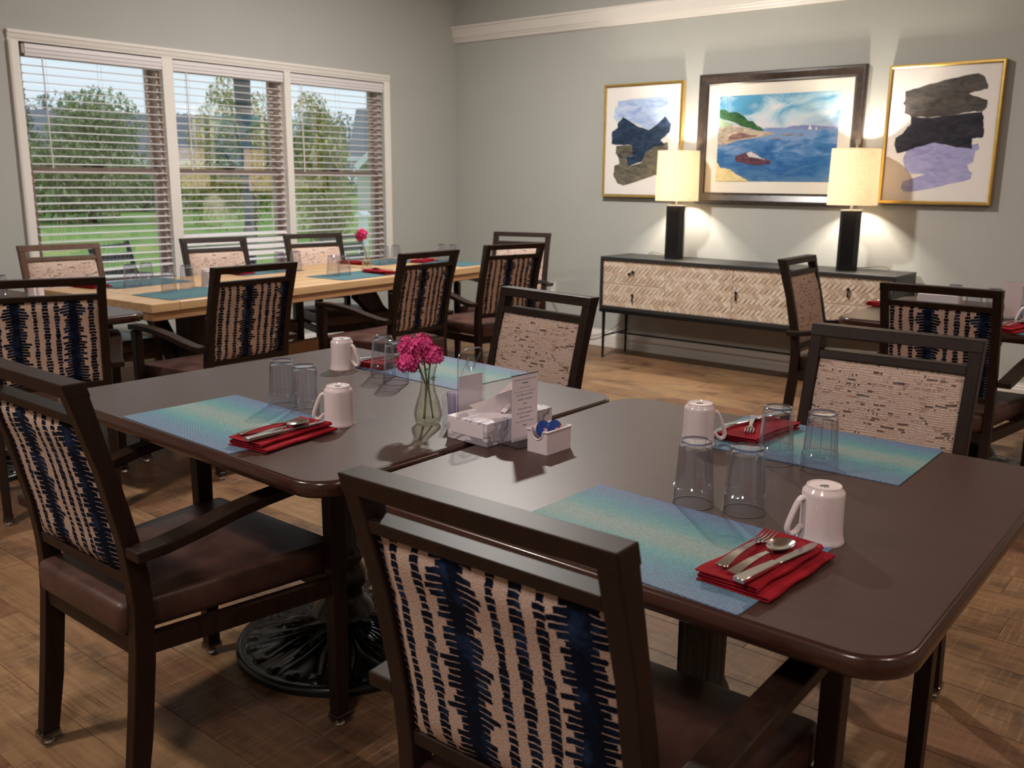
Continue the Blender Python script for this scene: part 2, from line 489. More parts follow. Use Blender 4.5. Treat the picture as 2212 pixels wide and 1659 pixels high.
def tweed():
    """slubby horizontal weave with dark and rust flecks; uv in metres"""
    t = NT('beige_tweed_fabric')
    uv = t.coord('UV')
    s = t.sep(uv)
    wob = t.m('MULTIPLY', t.noise(t.coord('UV', (14, 30, 1)), 1.0, 2), 0.012)
    vr = t.m('MULTIPLY', t.m('ADD', s[1], wob), 165.0)
    row = t.m('FLOOR', vr)
    tri = t.m('PINGPONG', t.m('FRACT', vr), 0.5)
    cu = t.m('MULTIPLY', s[0], 190.0)
    uc = t.m('FLOOR', t.m('ADD', cu, t.m('MULTIPLY', row, 0.5)))
    cell = t.white(t.comb(uc, row, 3.0))
    rowr = t.white(w=row)
    knot = t.m('PINGPONG', t.m('FRACT', t.m('ADD', cu, t.m('MULTIPLY', row, 0.5))), 0.5)
    clus = t.noise(t.comb(t.m('MULTIPLY', s[0], 20.0), t.m('MULTIPLY', row, 7.31), 0.0), 1.0, 1)
    clus2 = t.noise(t.comb(t.m('MULTIPLY', s[0], 17.0), t.m('MULTIPLY', row, 5.17), 9.0), 1.0, 1)
    big = t.noise(t.coord('UV', (5, 14, 1)), 1.0, 3)
    base = t.mix(big, srgb(214, 188, 172), srgb(238, 222, 212))
    base = t.mix(t.m('MULTIPLY', cell, 0.34), base, srgb(184, 148, 130))
    slub = t.noise(t.coord('UV', (190, 420, 1)), 1.0, 3)
    body = t.m('MULTIPLY', t.m('GREATER_THAN', tri, t.m('MULTIPLY', slub, 0.34)), t.m('GREATER_THAN', t.m('ADD', knot, t.m('MULTIPLY', slub, 0.5)), 0.26))
    base = t.mix(t.m('MULTIPLY', t.ramp(slub, [(0.35, (1, 1, 1)), (0.6, (0, 0, 0))]), 0.4), base, srgb(150, 116, 100))
    base = t.mix(t.m('SUBTRACT', 0.42, t.m('MULTIPLY', body, 0.42)), base, srgb(122, 96, 86))
    dark = t.m('MULTIPLY', t.m('MULTIPLY', t.m('GREATER_THAN', clus, 0.61), body), t.m('GREATER_THAN', cell, 0.25))
    rust = t.m('MULTIPLY', t.m('MULTIPLY', t.m('GREATER_THAN', clus2, 0.58), body), t.m('LESS_THAN', cell, 0.55))
    base = t.mix(t.m('MULTIPLY', rust, 0.6), base, srgb(140, 88, 64))
    darkc = t.mix(t.m('GREATER_THAN', rowr, 0.7), srgb(44, 32, 32), srgb(48, 52, 74))
    base = t.mix(t.m('MULTIPLY', dark, 0.85), base, darkc)
    t.base(base, 0.95, 0, 0.1)
    t.bump(t.m('ADD', t.m('MULTIPLY', tri, t.m('ADD', 0.4, knot)), t.m('MULTIPLY', cell, 0.15)), 0.7, 0.003)
    return t.mat
M['tweed'] = tweed()
def floor_wood():
    t = NT('scraped_plank_vinyl')
    oi = t.n('ShaderNodeObjectInfo')
    rnd = oi.outputs['Random']
    geo = t.n('ShaderNodeNewGeometry')
    mp = t.n('ShaderNodeMapping'); t.L.new(geo.outputs['Position'], mp.inputs[0])
    t.L.new(t.comb(t.m('MULTIPLY', rnd, 37.0), t.m('MULTIPLY', rnd, 91.0), 0.0), mp.inputs['Location'])
    p = mp.outputs[0]
    def nz(scale, detail, rough=0.6):
        m2 = t.n('ShaderNodeMapping'); t.L.new(p, m2.inputs[0]); m2.inputs['Scale'].default_value = scale
        return t.noise(m2.outputs[0], 1.0, detail, rough)
    grain = nz((3.0, 46, 1), 6)
    saw = nz((95, 4.5, 1), 4)
    saw2 = nz((4.5, 120, 1), 4)
    patch = nz((3.2, 5.0, 1), 4, 0.65)
    tone = t.mix(rnd, srgb(130, 96, 66), srgb(152, 120, 86))
    r2 = t.white(w=t.m('MULTIPLY', rnd, 517.0))
    tone = t.mix(t.m('MULTIPLY', t.m('GREATER_THAN', r2, 0.80), 0.40), tone, srgb(122, 72, 52))
    c = t.mix(t.ramp(grain, [(0.35, (0, 0, 0)), (0.7, (1, 1, 1))]), t.mix(0.35, tone, srgb(54, 34, 24)), tone)
    c = t.mix(t.ramp(patch, [(0.30, (0.85,) * 3), (0.52, (0, 0, 0))]), c, srgb(60, 44, 34))
    zone = t.ramp(nz((2.2, 3.0, 1), 3), [(0.40, (0.25,) * 3), (0.60, (1, 1, 1))])
    zone2 = t.ramp(nz((2.6, 2.4, 1), 3), [(0.42, (0.2,) * 3), (0.60, (1, 1, 1))])
    c = t.mix(t.m('MULTIPLY', t.ramp(saw, [(0.52, (0, 0, 0)), (0.68, (0.46,) * 3)]), zone), c, srgb(180, 148, 114))
    c = t.mix(t.m('MULTIPLY', t.ramp(saw2, [(0.52, (0, 0, 0)), (0.68, (0.55,) * 3)]), zone2), c, srgb(48, 34, 26))
    t.base(c, t.m('ADD', 0.36, t.m('MULTIPLY', grain, 0.22)), 0, 0.45)
    t.bump(t.m('ADD', saw2, saw), 0.12, 0.001)
    return t.mat
M['floor'] = floor_wood()
M['floor_base'] = plain('dark_underlay', srgb(40, 28, 22), 0.9)
def bone_chip():
    t = NT('pale_bone_chip')
    oi = t.n('ShaderNodeObjectInfo')
    geo = t.n('ShaderNodeNewGeometry')
    isl = t.m('FRACT', t.m('ADD', geo.outputs['Random Per Island'], oi.outputs['Random']))
    g = t.noise(t.coord('Object', (30, 30, 120)), 1.0, 4)
    c = t.ramp(isl, [(0.0, srgb(188, 164, 142)), (0.5, srgb(206, 186, 166)), (1.0, srgb(220, 204, 186))])
    c = t.mix(t.m('MULTIPLY', g, 0.35), c, srgb(150, 124, 104))
    t.base(c, 0.45, 0, 0.4)
    return t.mat
M['chip'] = bone_chip()
M['chip_back'] = plain('chip_panel_grout', srgb(120, 96, 76), 0.8)
def shade_mat():
    t = NT('linen_lampshade')
    t.N.remove(t.b)
    v = t.coord('Object', (160, 160, 30))
    w = t.noise(v, 1.0, 3)
    v2 = t.noise(t.coord('Object', (20, 20, 300)), 1.0, 3)
    f = t.m('ADD', t.m('MULTIPLY', w, 0.5), t.m('MULTIPLY', v2, 0.5))
    col = t.ramp(f, [(0.3, srgb(218, 204, 182)), (0.7, srgb(246, 238, 224))])
    d = t.n('ShaderNodeBsdfDiffuse'); t.L.new(col, d.inputs[0])
    tl = t.n('ShaderNodeBsdfTranslucent'); t.L.new(col, tl.inputs[0])
    mx = t.n('ShaderNodeMixShader'); mx.inputs[0].default_value = 0.42
    t.L.new(d.outputs[0], mx.inputs[1]); t.L.new(tl.outputs[0], mx.inputs[2]); t.L.new(mx.outputs[0], t.out.inputs[0])
    return t.mat
M['shade'] = shade_mat()
M['bulb'] = emis('warm_bulb', (1.0, 0.80, 0.55, 1), 30.0)
M['lens'] = emis('downlight_lens', (1.0, 0.9, 0.8, 1), 4.0)

# ================================================================== the room
XW, YW = -5.87, 6.40           # inner faces of the window wall and the picture wall
XR, YF = 3.0, -3.0
T_W = 0.16
WY0, WY1, WZ0, WZ1 = 2.600, 5.512, 0.62, 2.125     # window opening
def struct(o): return tag(o, kind='structure')

# floor with separate planks
slab = MB().box(((XW + XR) / 2, (YW + YF) / 2, -0.053), (XR - XW + 0.3, YW - YF + 0.3, 0.1)).build('floor', M['floor'])
struct(slab)
PL, PW = 1.22, 0.182
plank_me = MB().box((0, 0, 0), (PL - 0.0016, PW - 0.0016, 0.004)).bevel(0.0006, 1).mesh('plank', M['floor'])
row = 0
y = YW - PW / 2
while y > -0.1:
    x = XW - random.random() * PL + PL / 2
    while x - PL / 2 < 1.35:
        lo, hi = max(x - PL / 2, XW), x + PL / 2
        if hi - lo > 0.06:
            p = inst('plank', plank_me, slab, ((lo + hi) / 2, y, -0.002))
            p.scale = ((hi - lo) / PL, 1, 1)
        x += PL
    y -= PW
# walls
w = MB()
w.box((XW - T_W / 2, (YF + WY0) / 2, 1.6), (T_W, WY0 - YF, 3.2))
w.box((XW - T_W / 2, (WY1 + YW) / 2, 1.6), (T_W, YW - WY1, 3.2))
w.box((XW - T_W / 2, (WY0 + WY1) / 2, WZ0 / 2), (T_W, WY1 - WY0, WZ0))
w.box((XW - T_W / 2, (WY0 + WY1) / 2, (WZ1 + 3.2) / 2), (T_W, WY1 - WY0, 3.2 - WZ1))
struct(w.build('wall_left', M['wall']))
struct(MB().box(((XW + XR) / 2 - 0.08, YW + 0.08, 1.6), (XR - XW + 0.16, 0.16, 3.2)).build('wall_back', M['wall']))
struct(MB().box((XR + 0.08, (YW + YF) / 2, 1.6), (0.16, YW - YF, 3.2)).build('wall_right', M['wall']))
struct(MB().box(((XW + XR) / 2, YF - 0.08, 1.6), (XR - XW, 0.16, 3.2)).build('wall_front', M['wall']))
struct(MB().box(((XW + XR) / 2, (YW + YF) / 2, CEIL_Z + 0.06), (XR - XW + 0.4, YW - YF + 0.4, 0.12)).build('ceiling', M['ceiling']))
# ledge moulding on the picture wall
prof = [(YW, 2.527), (YW - 0.012, 2.527), (YW - 0.020, 2.538), (YW - 0.020, 2.548), (YW - 0.028, 2.556), (YW - 0.030, 2.566), (YW - 0.038, 2.572), (YW - 0.050, 2.630), (YW - 0.052, 2.640), (YW - 0.062, 2.646), (YW - 0.062, 2.662), (YW, 2.668)]
struct(MB().prism([(a, b) for a, b in prof], 'x', XW + 0.001, XR).build('trim_4', M['trim']))
# baseboards
bb = [(0, 0), (0.016, 0), (0.016, 0.100), (0.012, 0.108), (0.012, 0.118), (0.007, 0.126), (0.006, 0.140), (0, 0.140)]
struct(MB().prism([(YW - a, b) for a, b in bb], 'x', XW, XR).build('baseboard_back', M['trim']))
struct(MB().prism([(XW + a, b) for a, b in bb], 'y', YF, YW - 0.016).build('baseboard_left', M['trim']))

# window casing: moulded boards round the opening
def casing(name, p0, p1, wdt, horizontal):
    m = MB()
    # stepped section: offset across the board, depth into the room
    sec = [(0, 0), (0, 0.020), (0.010, 0.024), (0.018, 0.024), (0.022, 0.019), (0.044, 0.015), (0.050, 0.011), (wdt, 0.009), (wdt, 0)]
    if horizontal:
        m.prism([(XW + d, p0[1] - a if name != 'sill' else p0[1] + a) for a, d in sec], 'y', p0[0], p1[0])
    else:
        s = 1 if p1[0] > p0[0] else -1
        m.prism([(XW + d, p0[0] + s * a) for a, d in sec], 'z', p0[1], p1[1])
    return m
CW = 0.062
struct(casing('top', (WY0 - CW, WZ1 + CW), (WY1 + CW, 0), CW, True).build('trim_1', M['trim']))
m = MB(); sec = [(0, 0), (0, 0.020), (0.010, 0.024), (0.018, 0.024), (0.022, 0.019), (0.044, 0.015), (0.050, 0.011), (CW, 0.009), (CW, 0)]
struct(MB().prism([(XW + d, WY0 - CW + a) for a, d in sec], 'z', WZ0 - 0.01, WZ1).build('trim_2', M['trim']))
struct(MB().prism([(XW + d, WY1 + CW - a) for a, d in sec], 'z', WZ0 - 0.01, WZ1).build('trim_3', M['trim']))
struct(MB().box((XW - 0.04, (WY0 + WY1) / 2, WZ0 - 0.012), (0.14, WY1 - WY0 + 0.16, 0.024)).bevel(0.006).build('trim_5', M['trim']))
struct(MB().box((XW + 0.007, (WY0 + WY1) / 2, WZ0 - 0.065), (0.014, WY1 - WY0 + 0.10, 0.075)).bevel(0.004).build('trim_6', M['trim']))

UNITS = [(2.604, 3.515), (3.592, 4.503), (4.560, 5.508)]
for k, yy in enumerate(((3.515 + 3.592) / 2, (4.503 + 4.560) / 2)):
    wd = (3.592 - 3.515, 4.560 - 4.503)[k]
    struct(MB().box((XW - 0.055, yy, (WZ0 + WZ1) / 2), (0.13, wd, WZ1 - WZ0)).box((XW - 0.006, yy, (WZ0 + WZ1) / 2), (0.02, wd * 0.7, WZ1 - WZ0)).build('trim_%d' % (7 + k), M['trim']))
ZM = 1.386
for k, (a, b) in enumerate(UNITS):
    win = empty('window_%d' % (k + 1), (XW - 0.1, (a + b) / 2, WZ0)); struct(win)
    W = b - a; H = WZ1 - WZ0
    f = MB()       # outer jamb frame
    f.box((0, -W / 2 + 0.011, H / 2), (0.12, 0.022, H)).box((0, W / 2 - 0.011, H / 2), (0.12, 0.022, H))
    f.box((0, 0, 0.016), (0.12, W - 0.044, 0.032)).box((0, 0, H - 0.016), (0.12, W - 0.044, 0.032))
    f.build('jamb_frame', M['sash'], win)
    for nm, xo, z0, z1 in (('upper_sash', -0.028, ZM - WZ0 - 0.018, H - 0.03), ('lower_sash', 0.008, 0.03, ZM - WZ0 + 0.022)):
        s = MB(); st = 0.032
        y0, y1 = -W / 2 + 0.021, W / 2 - 0.021
        s.box((xo, y0 + st / 2, (z0 + z1) / 2), (0.032, st, z1 - z0)).box((xo, y1 - st / 2, (z0 + z1) / 2), (0.032, st, z1 - z0))
        s.box((xo, 0, z0 + 0.02), (0.032, y1 - y0 - 2 * st, 0.04)).box((xo, 0, z1 - 0.02), (0.034, y1 - y0 - 2 * st, 0.04))
        so = s.build(nm, M['sash'], win)
        ln = 0.0045 if nm == 'upper_sash' else 0.0      # the upper lights lean in very slightly
        MB().poly([(xo - ln, y0 + st - 0.004, z0 + 0.036), (xo - ln, y1 - st + 0.004, z0 + 0.036), (xo + ln, y1 - st + 0.004, z1 - 0.036), (xo + ln, y0 + st - 0.004, z1 - 0.036)]).build('pane', M['glass'], so)
    MB().box((0.02, 0.0, ZM - WZ0 + 0.030), (0.03, 0.07, 0.016)).box((0.02, 0.012, ZM - WZ0 + 0.042), (0.018, 0.03, 0.012)).bevel(0.003).build('sash_lock', M['patio'], win)

# horizontal blinds
LBL = ['white slatted blind in the leftmost window section', 'white slatted blind with tilted lower slats in the middle window section', 'white slatted blind in the rightmost window section beside the corner']
BY = [(2.618, 3.545), (3.578, 4.497), (4.546, 5.504)]
for k, (a, b) in enumerate(BY):
    W = b - a
    bl = empty('window_blind', (XW - 0.028, (a + b) / 2, 2.118))
    tag(bl, LBL[k], 'blind', 'blinds in the window')
    vp = [(0.030, 0), (0.036, -0.004), (0.038, -0.026), (0.032, -0.031), (0.036, -0.036), (0.036, -0.050), (0.030, -0.054), (0.034, -0.059), (0.034, -0.070), (0.026, -0.074), (0.020, -0.074), (0.020, 0)]
    MB().prism(vp, 'y', -W / 2 + 0.016, W / 2).build('valance', M['slat'], bl)
    MB().box((-0.006, 0, -0.030), (0.05, W - 0.02, 0.045)).build('headrail', M['slat'], bl)
    MB().box((0.012, -W / 2 + 0.008, -0.030), (0.04, 0.016, 0.052)).build('end_bracket', M['sash'], bl)
    sl = MB()
    xs = [-0.024, -0.012, 0, 0.012, 0.024]
    top = [(x, 0.0030 * (1 - (x / 0.024) ** 2) + 0.0014) for x in xs]
    bot = [(x, 0.0030 * (1 - (x / 0.024) ** 2) - 0.0014) for x in reversed(xs)]
    sl.prism(top + bot, 'y', -W / 2 + 0.004, W / 2 - 0.004)
    sme = sl.mesh('slat', M['slat'])
    z = 1.996 + 0.0477 - 2.118
    i = 0
    while z + 2.118 > 0.70:
        zz = z + 2.118
        o = inst('slat', sme, bl, (-0.004, random.uniform(-0.002, 0.002), z))
        tilt = random.uniform(-1.6, 1.6) + 5
        if k == 1 and 0.66 < zz < 0.98:
            tilt = 52 if zz < 0.93 else 30
            if zz < 0.76: tilt = 12
        if k == 0 and 0.70 < zz < 0.80:
            o.rotation_euler = (R(-2.2 if zz < 0.75 else 1.6), R(tilt + 8), 0)
        else:
            o.rotation_euler = (R(random.uniform(-0.15, 0.15)), R(tilt), 0)
        z -= 0.0477
    MB().box((-0.004, 0, 0.668 - 2.118), (0.05, W - 0.008, 0.018)).bevel(0.004).build('bottom_rail', M['slat'], bl)
    for yy in (-W / 2 + 0.14, 0.02, W / 2 - 0.14):
        c = MB()
        for dx in (-0.028, 0.020):
            c.tube([(dx, yy, -0.07), (dx, yy, 0.672 - 2.118)], 0.0007, 4)
        c.build('ladder_cord', M['cord'], bl)
    MB().tube([(0.030, -W / 2 + 0.115, -0.072), (0.036, -W / 2 + 0.118, -0.72)], [0.004, 0.0045], 6).build('tilt_wand', M['slat'], bl)

# ================================================================== outdoors
lawn = MB().box((-90, 30, -0.25), (166, 220, 0.2)).build('lawn_ground', M['grass']); struct(lawn)
def foliage(m, blobs, n, size, rnd):
    for _ in range(n):
        (cx, cy, cz, rx, ry, rz) = rnd.choices(blobs, weights=[b[3] * b[5] for b in blobs])[0]
        d = Vector((rnd.gauss(0, 1), rnd.gauss(0, 1), rnd.gauss(0, 1))).normalized() * (rnd.random() ** 0.45)
        p = Vector((cx + d.x * rx, cy + d.y * ry, cz + d.z * rz))
        q = Matrix.Rotation(rnd.uniform(0, 6.28), 3, 'Z') @ Matrix.Rotation(rnd.uniform(-1.2, 1.2), 3, 'X')
        s = size * rnd.uniform(0.6, 1.4)
        m.poly([p + q @ Vector(v) * s for v in ((0, -1, 0), (0.45, -0.1, 0.08), (0, 1, 0), (-0.45, -0.1, 0.08))])
def tree(name, label, loc, blobs, n, size, mat, seed, trunk=None, group='trees and shrubs on the lawn', cat='tree'):
    rnd = random.Random(seed)
    t = empty(name, loc)
    tag(t, label, cat, group)
    tr = MB()
    th = trunk or (blobs[0][2], 0.12)
    tr.tube([(0, 0, -0.1), (0.05, 0.03, th[0] * 0.5), (0, 0.05, th[0])], [th[1] * 1.2, th[1], th[1] * 0.6], 7)
    for b in blobs[:6]:
        tr.tube([(0, 0.03, th[0] * 0.55), (b[0] * 0.5, b[1] * 0.5, (th[0] * 0.6 + b[2]) / 2), (b[0] * 0.9, b[1] * 0.9, b[2])], [th[1] * 0.6, th[1] * 0.4, th[1] * 0.15], 5)
    tr.build('trunk', M['bark'], t)
    f = MB(); foliage(f, blobs, n, size, rnd)
    fo = f.build('foliage', mat, t, normals=False); tag(fo, kind='stuff')
    return t
G = -0.15
tree('bushy_tree', 'broad olive green bushy tree on the lawn seen through the leftmost window section', (-30.0, 15.1, G),
     [(0, 0, 1.6, 2.2, 2.2, 1.6), (-0.9, 0.6, 2.7, 1.3, 1.3, 1.2), (0.4, 0.3, 3.1, 1.4, 1.4, 1.2), (1.2, -0.8, 1.4, 1.5, 1.5, 1.3), (-1.3, -1.0, 1.3, 1.6, 1.5, 1.3)], 15000, 0.095, M['leaf_mid'], 3)
tree('dark_tree', 'dark green tree at the left edge of the leftmost window section', (-36, 14.4, G),
     [(0, 0, 2.4, 1.9, 1.9, 2.3), (0.5, 0.3, 4.1, 1.1, 1.1, 1.1)], 7000, 0.11, M['leaf_dark'], 4)
tree('low_hedge', 'long low dark hedge behind the bushy tree', (-38, 21.5, G),
     [(0, 0, 0.9, 1.8, 1.8, 1.0), (-0.6, -2.6, 0.9, 1.8, 1.8, 1.0), (0.6, 2.6, 0.9, 1.8, 1.8, 1.0), (-0.2, 5.2, 0.8, 1.6, 1.8, 0.9)], 9000, 0.11, M['leaf_dark'], 5, (0.8, 0.1), cat='hedge')
tree('yellowing_tree', 'yellow green tree behind the lamp post in the middle window section', (-17.6, 12.5, G),
     [(0, 0, 1.5, 0.85, 0.85, 1.1), (-0.1, 0.1, 2.6, 0.8, 0.8, 0.8), (-0.3, -0.75, 1.2, 0.7, 0.7, 0.9), (0.35, 0.55, 2.1, 0.6, 0.6, 0.8), (-0.3, -0.3, 3.15, 0.45, 0.45, 0.5), (-0.4, -0.7, 2.3, 0.5, 0.5, 0.7)], 8500, 0.052, M['leaf_yellow'], 6, (2.2, 0.06))
tree('tall_shrub', 'tall upright leafy shrub in the rightmost window section', (-15.2, 12.5, G),
     [(0, 0, 1.1, 0.62, 0.62, 1.0), (0, 0.05, 2.0, 0.55, 0.55, 0.85), (-0.1, -0.1, 2.75, 0.36, 0.36, 0.45), (0.1, 0.12, 0.7, 0.5, 0.5, 0.6)], 8500, 0.05, M['leaf_yellow'], 8, (1.8, 0.05))
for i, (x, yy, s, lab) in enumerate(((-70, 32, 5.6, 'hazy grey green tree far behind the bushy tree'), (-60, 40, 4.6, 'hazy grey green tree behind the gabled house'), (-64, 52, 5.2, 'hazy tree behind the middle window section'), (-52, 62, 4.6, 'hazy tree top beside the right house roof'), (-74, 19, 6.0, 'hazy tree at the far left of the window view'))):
    tree('distant_tree', lab, (x, yy, G), [(0, 0, s * 0.60, s * 0.9, s * 0.9, s * 0.55), (0.5, 1.8, s * 0.95, s * 0.5, s * 0.5, s * 0.40), (-0.6, -2.4, s * 0.85, s * 0.5, s * 0.5, s * 0.40), (0, 0, s * 0.3, s * 1.0, s * 1.0, s * 0.4)], 6000, 0.26, M['leaf_far_hazed'], 20 + i, group='distant trees')
def house(label, loc, rz, L, D, eave, ridge, gable=None):
    h = empty('house', loc, rz); tag(h, label, 'house', 'houses across the lawn')
    MB().box((0, 0, eave / 2), (L, D, eave)).build('wall', M['siding'], h)
    ov = 0.4
    rf = MB()
    rf.prism([(-D / 2 - ov, eave - 0.15), (0, ridge), (D / 2 + ov, eave - 0.15), (D / 2 + ov, eave - 0.3), (-D / 2 - ov, eave - 0.3)], 'x', -L / 2 - ov, L / 2 + ov)
    r = rf.build('roof', M['roof'], h)
    MB().box((0, -D / 2 - ov, eave - 0.22), (L + 0.8, 0.1, 0.22)).build('fascia', M['white_out'], r)
    if gable:
        for gx, gw, gh in gable:
            g = MB().prism([(gx - gw / 2, eave - 0.4), (gx, eave - 0.4 + gh), (gx + gw / 2, eave - 0.4)], 'y', -D / 2 - 1.2, 0).build('gable', M['siding'], h)
            t = MB()
            for s in (-1, 1):
                a = Vector((gx + s * (gw / 2 + 0.4), -D / 2 - 1.35, eave - 0.65)); b = Vector((gx, -D / 2 - 1.35, eave - 0.25 + gh))
                t.strip([a, b], (0, 1, 0), 0.3, 0.26)
            t.build('rake_board', M['white_out'], g)
            MB().prism([(gx - gw / 2 - 0.5, eave - 0.62), (gx, eave - 0.2 + gh), (gx + gw / 2 + 0.5, eave - 0.62), (gx + gw / 2 + 0.4, eave - 0.75), (gx, eave - 0.34 + gh), (gx - gw / 2 - 0.4, eave - 0.75)], 'y', -D / 2 - 1.3, 0).build('gable_roof', M['roof'], g)
    for wx in (-L * 0.3, L * 0.02, L * 0.32):
        wo = MB().box((wx, -D / 2 - 0.03, 1.5), (1.1, 0.08, 1.3)).build('window', M['white_out'], h)
        MB().box((wx, -D / 2 - 0.08, 1.5), (0.9, 0.04, 1.1)).build('pane', M['patio'], wo)
    return h
house('grey roofed pale house with a white edged gable seen through the leftmost window section', (-49.5, 28.6, G), R(60), 11, 8, 2.4, 4.9, [(-2.4, 4.2, 1.6)])
house('grey roofed pale house at the right edge of the window view', (-34.0, 36.7, G), R(42), 9, 8, 2.6, 5.0, [(-2.2, 3.6, 1.7)])
# garden lamp post
lp = empty('garden_lamp_post', (-9.62, 6.78, G)); tag(lp, 'grey garden lamp post outside the middle window section', 'lamp post')
MB().lathe([(0.10, 0), (0.10, 0.1), (0.07, 0.16), (0.062, 0.8), (0.075, 0.83), (0.075, 0.87), (0.056, 0.90), (0.052, 2.0), (0.068, 2.03), (0.06, 2.08), (0.0, 2.09)], 16).build('post', M['post'], lp, smooth=40)
lt = MB(); lt.lathe([(0.05, 2.08), (0.092, 2.14), (0.098, 2.62), (0.12, 2.64), (0.03, 2.80), (0.0, 2.84)], 8)
lt.build('lantern', M['lantern'], lp)
# patio chairs on the other side of the glass
def patio_chair(label, loc, rz, wd=0.56):
    c = empty('patio_chair', loc, rz); tag(c, label, 'chair', 'patio chairs outside the window')
    for s in (-1, 1):
        MB().tube([(s * wd / 2, -0.24, 0), (s * wd / 2, -0.22, 0.45), (s * wd / 2, -0.34, 0.93)], 0.022, 8).build('rear_leg', M['patio'], c)
        MB().tube([(s * wd / 2, 0.24, 0), (s * wd / 2, 0.24, 0.62), (s * wd / 2, -0.26, 0.64)], 0.018, 8).build('armrest', M['patio'], c)
    for zz, yy in ((0.90, -0.33), (0.80, -0.30), (0.68, -0.27), (0.56, -0.245)):
        MB().box((0, yy, zz), (wd - 0.03, 0.014, 0.075 if zz < 0.85 else 0.03)).build('back_slat', M['patio'], c)
    MB().box((0, 0.0, 0.43), (wd - 0.02, 0.5, 0.03)).bevel(0.006).build('seat', M['patio'], c)
    return c
patio_chair('charcoal metal patio chair outside the leftmost window section', (-7.62, 4.28, G), R(-60))
patio_chair('charcoal metal patio chair outside the middle window section', (-7.5, 5.35, G), R(-75))
patio_chair('charcoal metal patio chair outside the rightmost window section', (-7.2, 6.45, G), R(-85))
gp = empty('garden_post', (-12.2, 10.92, G)); tag(gp, 'short white capped garden post on the lawn beside the shrub', 'post')
MB().box((0, 0, 0.42), (0.13, 0.13, 0.84)).bevel(0.01).build('post', M['white_out'], gp)
MB().prism([(-0.1, 0.84), (0.1, 0.84), (0.1, 0.88), (0, 0.95), (-0.1, 0.88)], 'y', -0.1, 0.1).build('cap', M['white_out'], gp)

# ceiling downlights (above the picture frame, the foreground one added as fill)
for i, (x, yy, wt, colr, rad) in enumerate(CEILING_LIGHTS):
    d = empty('ceiling_downlight', (x, yy, CEIL_Z))
    tag(d, ['round ceiling light between the oak table and the dark tables', 'round ceiling light above the left dark table', 'round ceiling light above the right dark table', 'added round fill light in the ceiling above the foreground', 'round ceiling light at the right of the foreground'][i], 'ceiling light', 'ceiling lights')
    MB().lathe([(rad + 0.01, 0.001), (rad + 0.035, 0.001), (rad + 0.03, -0.012), (rad + 0.012, -0.016)], 28, close=True).build('trim_ring', M['trim'], d, smooth=60)
    MB().lathe([(0.0, -0.004), (rad + 0.008, -0.004)], 28).build('lens', M['lens'], d)
    ld = bpy.data.lights.new('downlight_lamp', 'AREA'); ld.shape = 'DISK'; ld.size = rad * 2; ld.energy = wt; ld.color = colr
    place(bpy.data.objects.new('downlight_lamp', ld), d, (0, 0, -0.02))

